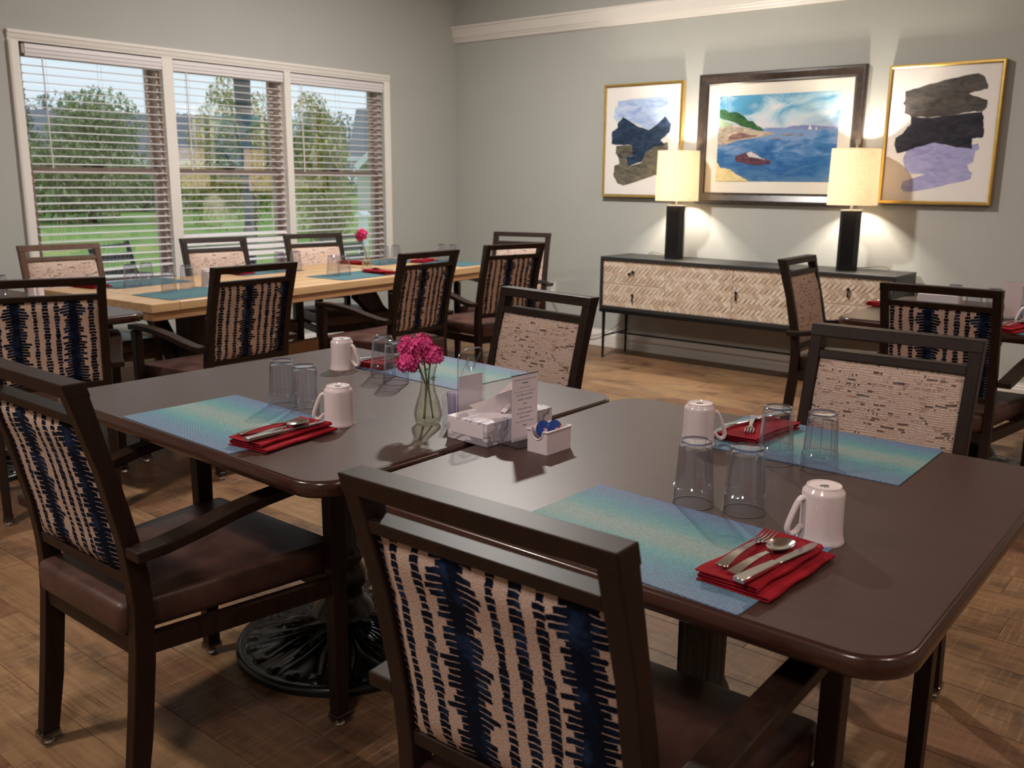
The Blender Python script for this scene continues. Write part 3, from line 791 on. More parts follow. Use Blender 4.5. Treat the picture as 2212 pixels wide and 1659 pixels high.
# ================================================================== dining chairs
HT = 0.972
def chair_master(frame, name):
    root = empty(name)
    # rear leg and back post in one piece (side profile y,z)
    rear = [(-0.272, 0.022), (-0.262, 0.10), (-0.245, 0.24), (-0.230, 0.385), (-0.226, 0.47), (-0.229, 0.53), (-0.239, 0.615), (-0.274, 0.785), (-0.330, HT)]
    front = [(-0.284, HT), (-0.238, 0.785), (-0.217, 0.70), (-0.199, 0.615), (-0.185, 0.54), (-0.181, 0.45), (-0.186, 0.345), (-0.206, 0.17), (-0.232, 0.022)]
    for s in (-1, 1):
        x0, x1 = s * 0.188, s * 0.220
        m = MB().prism(rear + front, 'x', min(x0, x1), max(x0, x1)).bevel(0.003, 2, 40)
        leg = m.build('rear_leg', frame, root)
        MB().box((s * 0.204, -0.252, 0.026), (0.040, 0.048, 0.022)).bevel(0.004).build('glide_cap', M['glide_cap'], leg)
        MB().lathe([(0.0, 0.0), (0.012, 0.0), (0.014, 0.004), (0.012, 0.010), (0.008, 0.016)], 14, (s * 0.204, -0.252, 0)).build('glide', M['glide_metal'], leg, smooth=40)
        # front leg, tapering to the floor
        fx = s * 0.283
        b = [(fx - 0.016, 0.237, 0.022), (fx + 0.016, 0.237, 0.022), (fx + 0.016, 0.275, 0.022), (fx - 0.016, 0.275, 0.022)]
        t = [(fx - 0.018, 0.236, 0.645), (fx + 0.018, 0.236, 0.645), (fx + 0.018, 0.284, 0.645), (fx - 0.018, 0.284, 0.645)]
        leg = MB().hexa(b, t).bevel(0.003).build('front_leg', frame, root)
        MB().box((fx, 0.256, 0.026), (0.040, 0.046, 0.022)).bevel(0.004).build('glide_cap', M['glide_cap'], leg)
        MB().lathe([(0.0, 0.0), (0.012, 0.0), (0.014, 0.004), (0.012, 0.010), (0.008, 0.016)], 14, (fx, 0.256, 0)).build('glide', M['glide_metal'], leg, smooth=40)
        # arched armrest
        pts = [(s * 0.246, -0.236, 0.606), (s * 0.248, -0.17, 0.609), (s * 0.256, -0.09, 0.624), (s * 0.266, -0.02, 0.642), (s * 0.275, 0.06, 0.656), (s * 0.281, 0.14, 0.664), (s * 0.284, 0.22, 0.666), (s * 0.284, 0.295, 0.661)]
        MB().strip(pts, (1, 0, 0), [0.052, 0.052, 0.052, 0.051, 0.05, 0.049, 0.047, 0.045], 0.025).bevel(0.004).build('armrest', frame, root)
    def yb(z):   # rear face of the back at height z
        for (ya, za), (yc, zc) in zip(rear[3:], rear[4:]):
            if za <= z <= zc: return ya + (yc - ya) * (z - za) / (zc - za)
        return rear[-1][0]
    def rail(name, z0, z1, d0, d1, hw=0.189):
        MB().hexa([(-hw, yb(z0) + d0, z0), (hw, yb(z0) + d0, z0), (hw, yb(z0) + d1, z0), (-hw, yb(z0) + d1, z0)],
                  [(-hw, yb(z1) + d0, z1), (hw, yb(z1) + d0, z1), (hw, yb(z1) + d1, z1), (-hw, yb(z1) + d1, z1)]).bevel(0.0025).build(name, frame, root)
    rail('top_rail', HT - 0.030, HT + 0.0006, -0.0006, 0.0462, 0.2206)
    rail('middle_rail', 0.884, 0.906, 0.001, 0.040)
    rail('bottom_rail', 0.520, 0.545, 0.004, 0.036)
    # upholstered panel: patterned outside, tweed inside
    ph, z0, z1 = 0.187, 0.545, 0.884
    def surf(off, bulge):
        def fn(a, b):
            z = z0 + (z1 - z0) * b
            e = min(1.0, 9 * min(a, 1 - a)) * min(1.0, 9 * min(b, 1 - b))
            return Vector((-ph + 2 * ph * a, yb(z) + off + bulge * (1 - (1 - e) ** 2), z))
        return fn
    uvf = lambda a, b: (a * 0.374, b * 0.34)
    MB().grid(surf(0.010, -0.012), 14, 14, uvf).build('back_panel', M['ikat'], root, smooth=180, normals=False)
    MB().grid(surf(0.030, 0.016), 14, 14, uvf).build('front_panel', M['tweed'], root, smooth=180, normals=False)
    # seat
    s = MB().hexa([(-0.186, -0.244, 0.405), (0.186, -0.244, 0.405), (0.258, 0.236, 0.405), (0.255, 0.298, 0.405), (-0.255, 0.298, 0.405), (-0.258, 0.236, 0.405)],
                  [(-0.186, -0.244, 0.480), (0.186, -0.244, 0.480), (0.258, 0.236, 0.484), (0.255, 0.298, 0.478), (-0.255, 0.298, 0.478), (-0.258, 0.236, 0.484)])
    s.bevel(0.016, 3, 30).build('seat_cushion', M['leather'], root, smooth=50)
    r = MB()
    r.hexa([(-0.19, -0.225, 0.362), (0.19, -0.225, 0.362), (0.19, -0.197, 0.362), (-0.19, -0.197, 0.362)], [(-0.19, -0.225, 0.404), (0.19, -0.225, 0.404), (0.19, -0.197, 0.404), (-0.19, -0.197, 0.404)])
    r.box((0, 0.258, 0.383), (0.54, 0.028, 0.042))
    for sx in (-1, 1):
        q = [(sx * 0.192, -0.20), (sx * 0.218, -0.20), (sx * 0.294, 0.245), (sx * 0.266, 0.245)]
        r.hexa([(a, b, 0.362) for a, b in q], [(a, b, 0.404) for a, b in q])
    r.build('seat_frame', frame, root)
    return root
chairs = [  # x, y, rotation, pattern shift, label
    (-1.945, 1.110, 0.0, 0.004, 'dark armchair with blue striped back at the left front of the vase table'),
    (-0.716, 1.108, 1.2, 0.0, 'dark wooden armchair with blue striped back nearest the camera, cut by the bottom edge'),
    (-1.990, 2.301, 173.0, 0.0, 'dark armchair with beige tweed back facing the camera beyond the tissue box'),
    (-0.733, 2.232, 181.0, 0.012, 'dark armchair with beige tweed back facing the camera at the right of the table'),
    (-3.882, 1.711, 68.0, 0.055, 'dark armchair with blue striped back at the left edge, pushed to a small dark table'),
    (-3.834, 2.508, 90.0, -0.022, 'dark armchair with blue striped back at the near left side of the oak table'),
    (-3.817, 3.610, 91.0, -0.016, 'dark armchair with blue striped back at the middle near side of the oak table'),
    (-3.860, 4.485, 76.0, -0.020, 'dark armchair with blue striped back at the near right end of the oak table'),
    (-5.004, 3.417, -98.0, 0.0, 'dark armchair with tweed back under the middle window section'),
    (-4.920, 4.147, -100.0, 0.0, 'dark armchair with tweed back under the rightmost window section'),
    (-4.217, 5.140, 199.0, 0.0, 'dark armchair with tweed back at the far end of the oak table by the corner'),
    (-1.610, 4.750, -88.0, 0.0, 'dark armchair seen from the side with tweed back in front of the sideboard'),
    (-0.958, 4.086, 0.6, -0.014, 'dark armchair with blue striped back pushed to the far right table'),
]
master = chair_master(M['chair'], 'dining_chair')
for i, (x, yy, a, sh, lab) in enumerate(chairs):
    o = master if i == 0 else copy_tree(master)
    o.location = (x, yy, 0); o.rotation_euler = (0, 0, R(a))
    tag(o, lab, 'chair', 'dining armchairs')
    for ch in o.children:
        if ch.name.startswith('back_panel'): ch['stripe_shift'] = sh
bc = chair_master(M['chair_brown'], 'dining_chair')
bc.location = (-5.049, 2.454, 0); bc.rotation_euler = (0, 0, R(-96))
tag(bc, 'lighter brown armchair with tweed back under the leftmost window section', 'chair', 'dining armchairs')

# ================================================================== tables
TT = 0.76
def dark_table(loc, rz, W, D, label, r=0.085):
    t = empty('dining_table', loc, rz); tag(t, label, 'table', 'dark laminate tables')
    prof = [(0.010, TT - 0.0012), (0.006, TT - 0.0016), (0.0025, TT - 0.005), (0.0, TT - 0.012), (0.0, TT - 0.024), (0.003, TT - 0.032), (0.010, TT - 0.037)]
    e = MB()
    rings = []
    for ins, z in prof:
        rings.append([e.bm.verts.new((a, b, z)) for a, b in rounded_rect(W - 2 * ins, D - 2 * ins, r - ins)])
    n = len(rings[0])
    for A, B in zip(rings, rings[1:]):
        for k in range(n): e.bm.faces.new((A[k], A[(k + 1) % n], B[(k + 1) % n], B[k]))
    e.bm.faces.new(rings[-1]); e.bm.faces.new(rings[0])
    ed = e.build('table_edge', M['edge'], t, smooth=50)
    MB().prism(rounded_rect(W - 0.018, D - 0.018, r - 0.009), 'z', TT - 0.006, TT).build('table_top', M['laminate'], t)
    # pedestal: fluted column on a cast round foot
    def flute(rr, z, a):
        return rr - 0.004 * abs(math.sin(a * 9)) if 0.30 < z < 0.62 else rr
    col = MB().lathe([(0.17, 0.724), (0.17, 0.712), (0.065, 0.70), (0.055, 0.66), (0.062, 0.64), (0.062, 0.63), (0.052, 0.61), (0.050, 0.32), (0.060, 0.30), (0.066, 0.28), (0.056, 0.26), (0.070, 0.235), (0.072, 0.20), (0.058, 0.18), (0.064, 0.15), (0.085, 0.125), (0.092, 0.105), (0.074, 0.092)], 72, rfun=flute)
    col.build('pedestal_column', M['iron'], t, smooth=60)
    RB = 0.312
    def leafy(rr, z, a): return rr
    b = MB()
    nr, na = 36, 224
    def height(u, a):       # u 0 centre .. 1 rim
        z = 0.028 + 0.062 * (1 - u) ** 1.6
        if 0.16 < u < 0.90:
            lobe = abs(math.sin(a * 4))
            fan = math.sin(a * 56 + 16 * (u - 0.2) * math.sin(a * 8))
            env = math.sin((u - 0.16) / 0.74 * PI)
            z += 0.0065 * env * (0.75 * fan * (0.25 + 0.75 * lobe) + 0.8 * lobe - 0.3)
        if 0.80 < u < 0.90 and math.sin(a * 24) > 0.4: z += 0.005
        if 0.90 < u < 0.925: z -= 0.004
        return z
    rings = []
    for i in range(nr + 1):
        u = 0.13 + 0.85 * i / nr
        rings.append([b.bm.verts.new((RB * u * math.cos(k * 2 * PI / na), RB * u * math.sin(k * 2 * PI / na), height(u, k * 2 * PI / na))) for k in range(na)])
    for u, z in ((1.0, 0.022), (1.0, 0.006), (0.985, 0.0)):
        rings.append([b.bm.verts.new((RB * u * math.cos(k * 2 * PI / na), RB * u * math.sin(k * 2 * PI / na), z)) for k in range(na)])
    for A, B in zip(rings, rings[1:]):
        for k in range(na): b.bm.faces.new((A[k], A[(k + 1) % na], B[(k + 1) % na], B[k]))
    b.bm.faces.new(rings[-1])
    b.build('pedestal_base', M['iron'], t, smooth=60)
    return t
dark_table((-1.980, 1.655, 0), R(-1.2), 1.205, 1.075, 'dark brown table with rounded corners holding the flower vase')
dark_table((-0.8190, 1.665, 0), R(0.0), 1.085, 1.075, 'dark brown table in the right foreground with two place settings')
dark_table((-4.575, 1.610, 0), R(2.0), 1.475, 1.075, 'dark brown table mostly hidden behind the leftmost striped chair')
dark_table((-0.955, 4.700, 0), R(0.0), 1.075, 1.075, 'dark brown table at the far right behind a striped chair')

# oak trestle table
WR = R(4.0)
oak = empty('oak_table', (-4.625, 3.66, 0), WR); tag(oak, 'long pale oak trestle table under the window', 'table')
OL, OW = 2.82, 0.95
tp = 0.765
bw = OW / 6
board = MB().box((0, 0, 0), (bw - 0.0015, OL - 0.32, 0.042)).bevel(0.002, 1).mesh('plank', M['oak'])
for k in range(6):
    inst('plank', board, oak, (-OW / 2 + bw * (k + 0.5), 0, tp - 0.021))
end = MB().box((0, 0, 0), (OW, 0.158, 0.044)).bevel(0.004, 2).mesh('end_board', M['oak'])
for s in (-1, 1): inst('end_board', end, oak, (0, s * (OL / 2 - 0.079), tp - 0.022), (0, 0, 0))
for nm, c, s in (('apron', (OW / 2 - 0.022, 0, 0.702), (0.03, OL - 0.02, 0.042)), ('apron', (-OW / 2 + 0.022, 0, 0.702), (0.03, OL - 0.02, 0.042)), ('apron', (0, OL / 2 - 0.024, 0.702), (OW - 0.08, 0.03, 0.042)), ('apron', (0, -OL / 2 + 0.024, 0.702), (OW - 0.08, 0.03, 0.042))):
    MB().box(c, s).bevel(0.003, 1).build(nm, M['oak_apron'], oak)
for s in (-1, 1):
    y0 = s * 0.86
    MB().box((0, y0, 0.35), (0.14, 0.10, 0.55)).bevel(0.006).build('trestle_post', M['dark_oak'], oak)
    MB().box((0, y0, 0.04), (0.70, 0.10, 0.08)).bevel(0.010).build('trestle_foot', M['dark_oak'], oak)
    MB().box((0, y0, 0.67), (0.62, 0.09, 0.10)).bevel(0.006).build('trestle_bearer', M['dark_oak'], oak)
    for q in (-1, 1):
        MB().strip([(q * 0.36, y0, 0.62), (q * 0.05, y0, 0.20)], (0, 1, 0), 0.06, 0.10).build('brace', M['dark_oak'], oak)
    MB().strip([(0, y0 - s * 0.02, 0.30), (0, y0 - s * 0.42, 0.62)], (1, 0, 0), 0.06, 0.10).build('brace', M['dark_oak'], oak)
MB().box((0, 0, 0.30), (0.05, 1.80, 0.12)).bevel(0.004).build('stretcher', M['oak_apron'], oak)

# ================================================================== sideboard
SX0, SX1, SY0, SY1, SZ0, SZ1 = -3.965, -1.765, 5.955, 6.375, 0.385, 0.787
sb = empty('sideboard', ((SX0 + SX1) / 2, (SY0 + SY1) / 2, 0)); tag(sb, 'low black sideboard with pale woven chip doors standing under the pictures', 'sideboard')
ox, oy = (SX0 + SX1) / 2, (SY0 + SY1) / 2
SW, SD = SX1 - SX0, SY1 - SY0
MB().box((0, 0, SZ1 - 0.0125), (SW, SD, 0.025)).bevel(0.002, 1).build('top', M['black_wood'], sb)
for s in (-1, 1): MB().box((s * (SW / 2 - 0.011), 0, (SZ0 + SZ1) / 2), (0.022, SD, SZ1 - SZ0 - 0.05)).build('side_panel', M['black_wood'], sb)
MB().box((0, 0, SZ0 + 0.0125), (SW, SD, 0.025)).bevel(0.002, 1).build('bottom_panel', M['black_wood'], sb)
MB().box((0, SD / 2 - 0.006, (SZ0 + SZ1) / 2), (SW - 0.044, 0.012, SZ1 - SZ0 - 0.05)).build('back_panel', M['black_wood'], sb)
base = MB()
base.box((0, -SD / 2 + 0.012, SZ0 - 0.012), (SW, 0.024, 0.024)).box((0, SD / 2 - 0.012, SZ0 - 0.012), (SW, 0.024, 0.024))
for s in (-1, 1): base.box((s * (SW / 2 - 0.012), 0, SZ0 - 0.012), (0.024, SD - 0.048, 0.024))
base.build('base_frame', M['black_metal'], sb)
for sx in (-1, 1):
    for yy in (-SD / 2 + 0.03, SD / 2 - 0.06):
        MB().tube([(sx * (SW / 2 - 0.025), yy, SZ0 - 0.02), (sx * (SW / 2 - 0.025), yy, 0.0)], [0.014, 0.009], 12).build('leg', M['black_metal'], sb, smooth=40)
    MB().tube([(sx * (SW / 2 - 0.04), -SD / 2 + 0.03, 0.176), (sx * (SW / 2 - 0.04), SD / 2 - 0.06, 0.176)], 0.007, 8).build('side_rod', M['black_metal'], sb, smooth=40)
MB().tube([(-SW / 2 + 0.04, 0, 0.176), (SW / 2 - 0.04, 0, 0.176)], 0.007, 8).build('stretcher_rod', M['black_metal'], sb, smooth=40)
# fronts covered in herringbone chips
def clip(poly, x0, x1, z0, z1):
    def cut(P, f, g):
        out = []
        for i in range(len(P)):
            a, b = P[i], P[(i + 1) % len(P)]
            fa, fb = f(a), f(b)
            if fa >= 0: out.append(a)
            if (fa >= 0) != (fb >= 0):
                t = fa / (fa - fb); out.append((a[0] + (b[0] - a[0]) * t, a[1] + (b[1] - a[1]) * t))
        return out
    for f in (lambda p: p[0] - x0, lambda p: x1 - p[0], lambda p: p[1] - z0, lambda p: z1 - p[1]):
        if len(poly) < 3: return []
        poly = cut(poly, f, None)
    return poly
def herringbone(x0, x1, z0, z1, w=0.0262):
    L = 2 * w
    g = 0.0010
    c = math.cos(PI / 4)
    res = []
    N = 70
    for i in range(-N, N):
        for j in range(-N, N):
            for o in (0, 1):
                # standard 2:1 herringbone lattice
                X = i * w + j * 2 * w; Y = i * w - j * 2 * w
                r = (X + g, Y + g, X + L - g, Y + w - g) if o == 0 else (X + g, Y + w + g, X + w - g, Y + w + L - g)
                q = [((a + b) * c, (b - a) * c) for a, b in ((r[0], r[1]), (r[2], r[1]), (r[2], r[3]), (r[0], r[3]))]
                cx = sum(p[0] for p in q) / 4; cz = sum(p[1] for p in q) / 4
                if x0 - 0.04 < cx < x1 + 0.04 and z0 - 0.04 < cz < z1 + 0.04:
                    cl = clip(q, x0, x1, z0, z1)
                    if len(cl) >= 3:
                        A = abs(sum(cl[k][0] * cl[(k + 1) % len(cl)][1] - cl[(k + 1) % len(cl)][0] * cl[k][1] for k in range(len(cl)))) / 2
                        if A > 0.00004: res.append((cl, o, A))
    return res
FY = SY0 - oy + 0.016
fx0, fx1, fz0, fz1 = -SW / 2 + 0.024, SW / 2 - 0.024, SZ0 + 0.027, SZ1 - 0.027
fw = (fx1 - fx0) / 4
zm = (fz0 + fz1) / 2
fronts = []
gp_ = 0.0015
fronts.append(('drawer', fx0, fx0 + fw, zm + gp_, fz1, 'c')); fronts.append(('drawer', fx0, fx0 + fw, fz0, zm - gp_, 'c'))
fronts.append(('door', fx0 + fw + gp_, fx0 + 2 * fw - gp_, fz0, fz1, 'r')); fronts.append(('door', fx0 + 2 * fw + gp_, fx0 + 3 * fw - gp_, fz0, fz1, 'l'))
fronts.append(('drawer', fx0 + 3 * fw + gp_, fx1, zm + gp_, fz1, 'c')); fronts.append(('drawer', fx0 + 3 * fw + gp_, fx1, fz0, zm - gp_, 'c'))
budget = 300
crnd = random.Random(12)
for fi, (nm, x0, x1, z0, z1, hp) in enumerate(fronts):
    fo = MB().box(((x0 + x1) / 2, FY + 0.006, (z0 + z1) / 2), (x1 - x0, 0.012, z1 - z0)).build(nm, M['chip_back'], sb)
    rest = None
    # slightly rotated lattice origin per front
    for (cl, o, A) in herringbone(x0, x1, z0, z1):
        cx = sum(p[0] for p in cl) / len(cl); cz = sum(p[1] for p in cl) / len(cl)
        ta = crnd.uniform(-0.05, 0.05) + (0.10 if o else -0.10); tb = crnd.uniform(-0.05, 0.05) - 0.10; pr = crnd.uniform(0.0030, 0.0048)
        top = [(a, FY - pr - ta * (a - cx) - tb * (b - cz), b) for a, b in cl]
        bot = [(a, FY + 0.001, b) for a, b in cl]
        if budget > 0 and A > 0.0005 and fi < 4:
            budget -= 1
            MB().hexa(bot, top).build('chip', M['chip'], fo)
        else:
            if rest is None: rest = MB()
            rest.hexa(bot, top)
    if rest: tag(rest.build('chip_facing', M['chip'], fo), kind='stuff')
    hx = (x0 + x1) / 2 if hp == 'c' else (x1 - 0.03 if hp == 'r' else x0 + 0.03)
    if hp != 'r':
        hz = (z0 + z1) / 2
        k = MB().ball((hx, FY - 0.016, hz + 0.012), 0.011, 10, 6)
        k.tube([(hx, FY, hz + 0.012), (hx, FY - 0.014, hz + 0.012)], 0.004, 8)
        tilt = 0.05 if fi == 0 else 0.0
        k.tube([(hx, FY - 0.018, hz + 0.004), (hx - tilt * 0.6, FY - 0.016, hz - 0.020 + tilt * 0.35), (hx - tilt * 0.9, FY - 0.014, hz - 0.040 + tilt * 0.6)], [0.0035, 0.0055, 0.007], 8)
        k.build('drop_pull', M['black_metal'], fo, smooth=60)

# ================================================================== things on the tables
MT = 0.0022                     # placemat thickness
def make_mat_mesh(mat):
    m = MB()
    lay = m.bm.loops.layers.uv.verify()
    pts = rounded_rect(0.482, 0.330, 0.006, 3)
    m.prism(pts, 'z', 0, MT)
    for f in m.bm.faces:
        for l in f.loops: l[lay].uv = (l.vert.co.x / 0.482 + 0.5, l.vert.co.y / 0.330 + 0.5)
    return m.mesh('placemat', mat)
mat_me = make_mat_mesh(M['mat']); mat_far_me = make_mat_mesh(M['mat_far'])
def put_mat(x, y, rz, label, me=None, z=TT):
    o = inst('placemat', me or mat_me, None, (x, y, z), (0, 0, R(rz)))
    return tag(o, label, 'placemat', 'woven vinyl placemats')

def tumbler_meshes():
    # upside down: narrow faceted end up, round rim on the table
    n = 30
    def fac(r, z, a):
        if z < 0.034: return r
        seg = 2 * PI / 10
        t = (a % seg) - seg / 2
        k = min(1.0, (z - 0.034) / 0.004)
        return r * (1 - k) + k * r * math.cos(seg / 2) / math.cos(t) * 1.012
    m = MB()
    m.lathe([(0.0395, 0.0), (0.0388, 0.030), (0.0384, 0.034), (0.0366, 0.038), (0.0318, 0.110), (0.0306, 0.119), (0.0280, 0.1245), (0.0265, 0.1230), (0.0, 0.1215)], 60, rfun=fac)
    m.lathe([(0.0378, 0.0), (0.0370, 0.036), (0.0345, 0.040), (0.0298, 0.112), (0.0, 0.1165)], 40)
    return m.mesh('tumbler', M['tumbler'], 25), None
tum_me, _ = tumbler_meshes()
rim_me = MB().lathe([(0.0398, 0.0), (0.0398, 0.0016), (0.0384, 0.0016), (0.0384, 0.0)], 48, close=True).mesh('rim', clear('tumbler_rim_plastic', (0.80, 0.81, 0.87, 1), 1.5, 0.1, 1.0, 0.30), 40)
foot_me = MB().lathe([(0.0292, 0.1215), (0.0300, 0.1238), (0.0285, 0.1256), (0.0262, 0.1248), (0.0262, 0.1232)], 48, close=True).mesh('foot_ring', clear('tumbler_foot_plastic', (0.66, 0.67, 0.80, 1), 1.5, 0.08, 1.0, 0.20), 40)
def _fe():
    m = MB()
    for k in range(10):
        a = (k + 0.0) * 2 * PI / 10
        c, q = math.cos(a), math.sin(a)
        m.tube([(0.0366 * c, 0.0366 * q, 0.040), (0.0342 * c, 0.0342 * q, 0.075), (0.0322 * c, 0.0322 * q, 0.108), (0.0308 * c, 0.0308 * q, 0.1185)], 0.00062, 5)
    seg = 2 * PI / 10
    m.tube([(0.0372 * math.cos(a * PI / 40), 0.0372 * math.sin(a * PI / 40), 0.0372 - 0.0026 * abs(math.sin(a * PI / 40 * 5))) for a in range(81)], 0.0006, 4)
    return m.mesh('facet_ribs', clear('tumbler_rib_plastic', (0.84, 0.85, 0.92, 1), 1.5, 0.12, 1.0, 0.16, 3.0), 60)
fe_me = _fe()
def put_tumbler(x, y, label, z=TT, rz=0.0, group='upturned clear tumblers'):
    t = empty('tumbler', (x, y, z), R(rz)); tag(t, label, 'tumbler', group)
    inst('cup_wall', tum_me, t); inst('rim', rim_me, t); inst('foot_ring', foot_me, t); inst('facet_ribs', fe_me, t)
    return t

def mug_meshes():
    m = MB()
    def fl(r, z, a): return r * (1 + (0.006 * math.cos(10 * a + z * 60) if z < 0.05 else 0.0))
    m.lathe([(0.0375, 0.0), (0.0398, 0.0), (0.0402, 0.0025), (0.0390, 0.006), (0.0374, 0.013), (0.0364, 0.024), (0.0358, 0.050), (0.0356, 0.084), (0.0354, 0.0875), (0.0344, 0.0898), (0.0300, 0.0948), (0.0292, 0.0962), (0.0290, 0.0985), (0.0284, 0.0990), (0.0272, 0.0988), (0.0264, 0.0972), (0.0, 0.0968)], 60, rfun=fl)
    m.lathe([(0.0375, 0.0), (0.0345, 0.02), (0.0340, 0.075), (0.0, 0.082)], 60)
    body = m.mesh('body', M['china'], 45)
    h = MB()
    P = [(0.0330, 0, 0.0770), (0.0405, 0, 0.0775), (0.0465, 0, 0.0690), (0.0540, 0, 0.0500), (0.0610, 0, 0.0310), (0.0620, 0, 0.0200), (0.0560, 0, 0.0130), (0.0470, 0, 0.0150), (0.0375, 0, 0.0270)]
    # smooth the handle path
    for _ in range(2):
        Q = [P[0]]
        for a, b in zip(P, P[1:]):
            Q += [tuple(a[i] * 0.75 + b[i] * 0.25 for i in range(3)), tuple(a[i] * 0.25 + b[i] * 0.75 for i in range(3))]
        P = Q + [P[-1]]
    h.tube(P, 0.0046, 10)
    for v in h.bm.verts: v.co.y *= 1.5
    handle = h.mesh('handle', M['china'], 60)
    k = MB()
    for i in range(4):
        k.box((-0.006 + i * 0.004, 0.0, 0.09725), (0.0020, 0.010 - abs(i - 1.5) * 0.002, 0.0005))
    k.box((0, 0.0, 0.09725), (0.016, 0.0012, 0.0004)).box((0, 0.008, 0.09725), (0.010, 0.0010, 0.0004))
    return body, handle, k.mesh('backstamp', M['china_mark'])
mug_me = mug_meshes()
def put_mug(x, y, rz, label, z=TT):
    t = empty('mug', (x, y, z), R(rz)); tag(t, label, 'mug', 'upturned white mugs')
    inst('body', mug_me[0], t); inst('handle', mug_me[1], t); inst('backstamp', mug_me[2], t)
    return t

def napkin_mesh(w=0.122, d=0.225, seed=0, plump=1.0):
    rnd = random.Random(seed)
    path = [(-w / 2, 0.0016), (w / 2 - 0.004, 0.0014)]
    def arc(cx, cz, r, a0, a1, n=6):
        for k in range(1, n + 1):
            a = R(a0 + (a1 - a0) * k / n); path.append((cx + r * math.cos(a), cz + r * math.sin(a)))
    t = 0.0024 * plump
    arc(w / 2 - 0.004, 0.0014 + t, t, -90, 90)
    path.append((-w / 2 + 0.006, 0.0014 + 2 * t))
    arc(-w / 2 + 0.006, 0.0014 + 3.0 * t, t, 270, 90)
    path.append((w / 2 - 0.022, 0.0014 + 4.0 * t))
    arc(w / 2 - 0.022, 0.0014 + 5.0 * t, t * 1.0, -90, 90)
    path.append((-w / 2 + 0.002, 0.0014 + 6.2 * t))
    # resample
    pts = []
    for a, b in zip(path, path[1:]):
        L = math.hypot(b[0] - a[0], b[1] - a[1]); n = max(1, int(L / 0.012))
        for k in range(n): pts.append((a[0] + (b[0] - a[0]) * k / n, a[1] + (b[1] - a[1]) * k / n))
    pts.append(path[-1])
    ny = 14
    m = MB()
    th = 0.0011
    def off(i, s):
        a = pts[max(i - 1, 0)]; b = pts[min(i + 1, len(pts) - 1)]
        dx, dz = b[0] - a[0], b[1] - a[1]; L = math.hypot(dx, dz) or 1
        return (pts[i][0] - dz / L * th * s, pts[i][1] + dx / L * th * s)
    ph = rnd.uniform(0, 6)
    def warp(x, y, z):
        k = z / 0.018
        return Vector((x + k * 0.004 * math.sin(y * 26 + ph) + 0.0015 * math.sin(y * 60 + z * 200), y + k * 0.003 * math.sin(x * 40 + ph), max(0.0003, z * (1 + 0.09 * math.sin(y * 22 + x * 18 + ph)))))
    loop = [off(i, 1) for i in range(len(pts))] + [off(i, -1) for i in range(len(pts) - 1, -1, -1)]
    rings = []
    for j in range(ny + 1):
        y = -d / 2 + d * j / ny
        rings.append([m.bm.verts.new(warp(p[0], y, p[1])) for p in loop])
    n = len(loop)
    for A, B in zip(rings, rings[1:]):
        for k in range(n): m.bm.faces.new((A[k], A[(k + 1) % n], B[(k + 1) % n], B[k]))
    N2 = len(pts)
    for Rg, fl in ((rings[0], False), (rings[-1], True)):
        for i in range(N2 - 1):
            q = [Rg[i], Rg[i + 1], Rg[n - 2 - i], Rg[n - 1 - i]]
            m.bm.faces.new(q if fl else q[::-1])
    return m.mesh('napkin', M['napkin'], 60)
nap_mes = [napkin_mesh(seed=s, plump=p) for s, p in ((1, 1.1), (2, 1.12), (3, 1.05))]
NAP_H = 0.0222
def put_napkin(x, y, rz, label, v=0, z=TT):
    o = inst('napkin', nap_mes[v % 3], None, (x, y, z), (0, 0, R(rz)))
    return tag(o, label, 'napkin', 'folded red cloth napkins')

def handle_strip(m, y0, y1, w0, w1, h=0.0022, z0=0.002, arch=0.006):
    pts, ws = [], []
    for k in range(9):
        t = k / 8
        pts.append((0, y0 + (y1 - y0) * t, z0 + arch * math.sin(PI * t) * 0.6 + arch * 0.5 * t))
        ws.append(w0 + (w1 - w0) * (t ** 0.8))
    m.strip(pts, (1, 0, 0), ws, h)
    return pts[-1]
def fork_mesh():
    m = MB()
    e = handle_strip(m, -0.095, 0.020, 0.021, 0.0075)
    m.strip([e, (0, 0.030, e[2] - 0.001), (0, 0.038, e[2] - 0.003)], (1, 0, 0), [0.0075, 0.016, 0.0235], 0.0020)
    for i in range(4):
        x = -0.0096 + i * 0.0064
        m.strip([(x, 0.036, e[2] - 0.0027), (x, 0.060, e[2] - 0.0045), (x * 0.96, 0.086, e[2] + 0.0005)], (1, 0, 0), [0.0040, 0.0034, 0.0018], 0.0018)
    return m.bevel(0.0005, 1).mesh('fork', M['steel'], 40)
def spoon_mesh():
    m = MB()
    e = handle_strip(m, -0.090, 0.020, 0.020, 0.0065)
    def bowl(s):
        def fn(a, b):
            r, an = a, b * 2 * PI
            x = 0.0195 * r * math.sin(an) * (1 - 0.10 * math.cos(an)); y = 0.050 - 0.031 * r * math.cos(an)
            return Vector((x, y, 0.0016 + 0.0075 * r * r + s))
        return fn
    m.grid(bowl(0.0), 7, 28); m.grid(bowl(-0.0012), 7, 28)
    bmesh.ops.remove_doubles(m.bm, verts=m.bm.verts, dist=0.00002)
    return m.mesh('spoon', M['steel'], 50, normals=False)
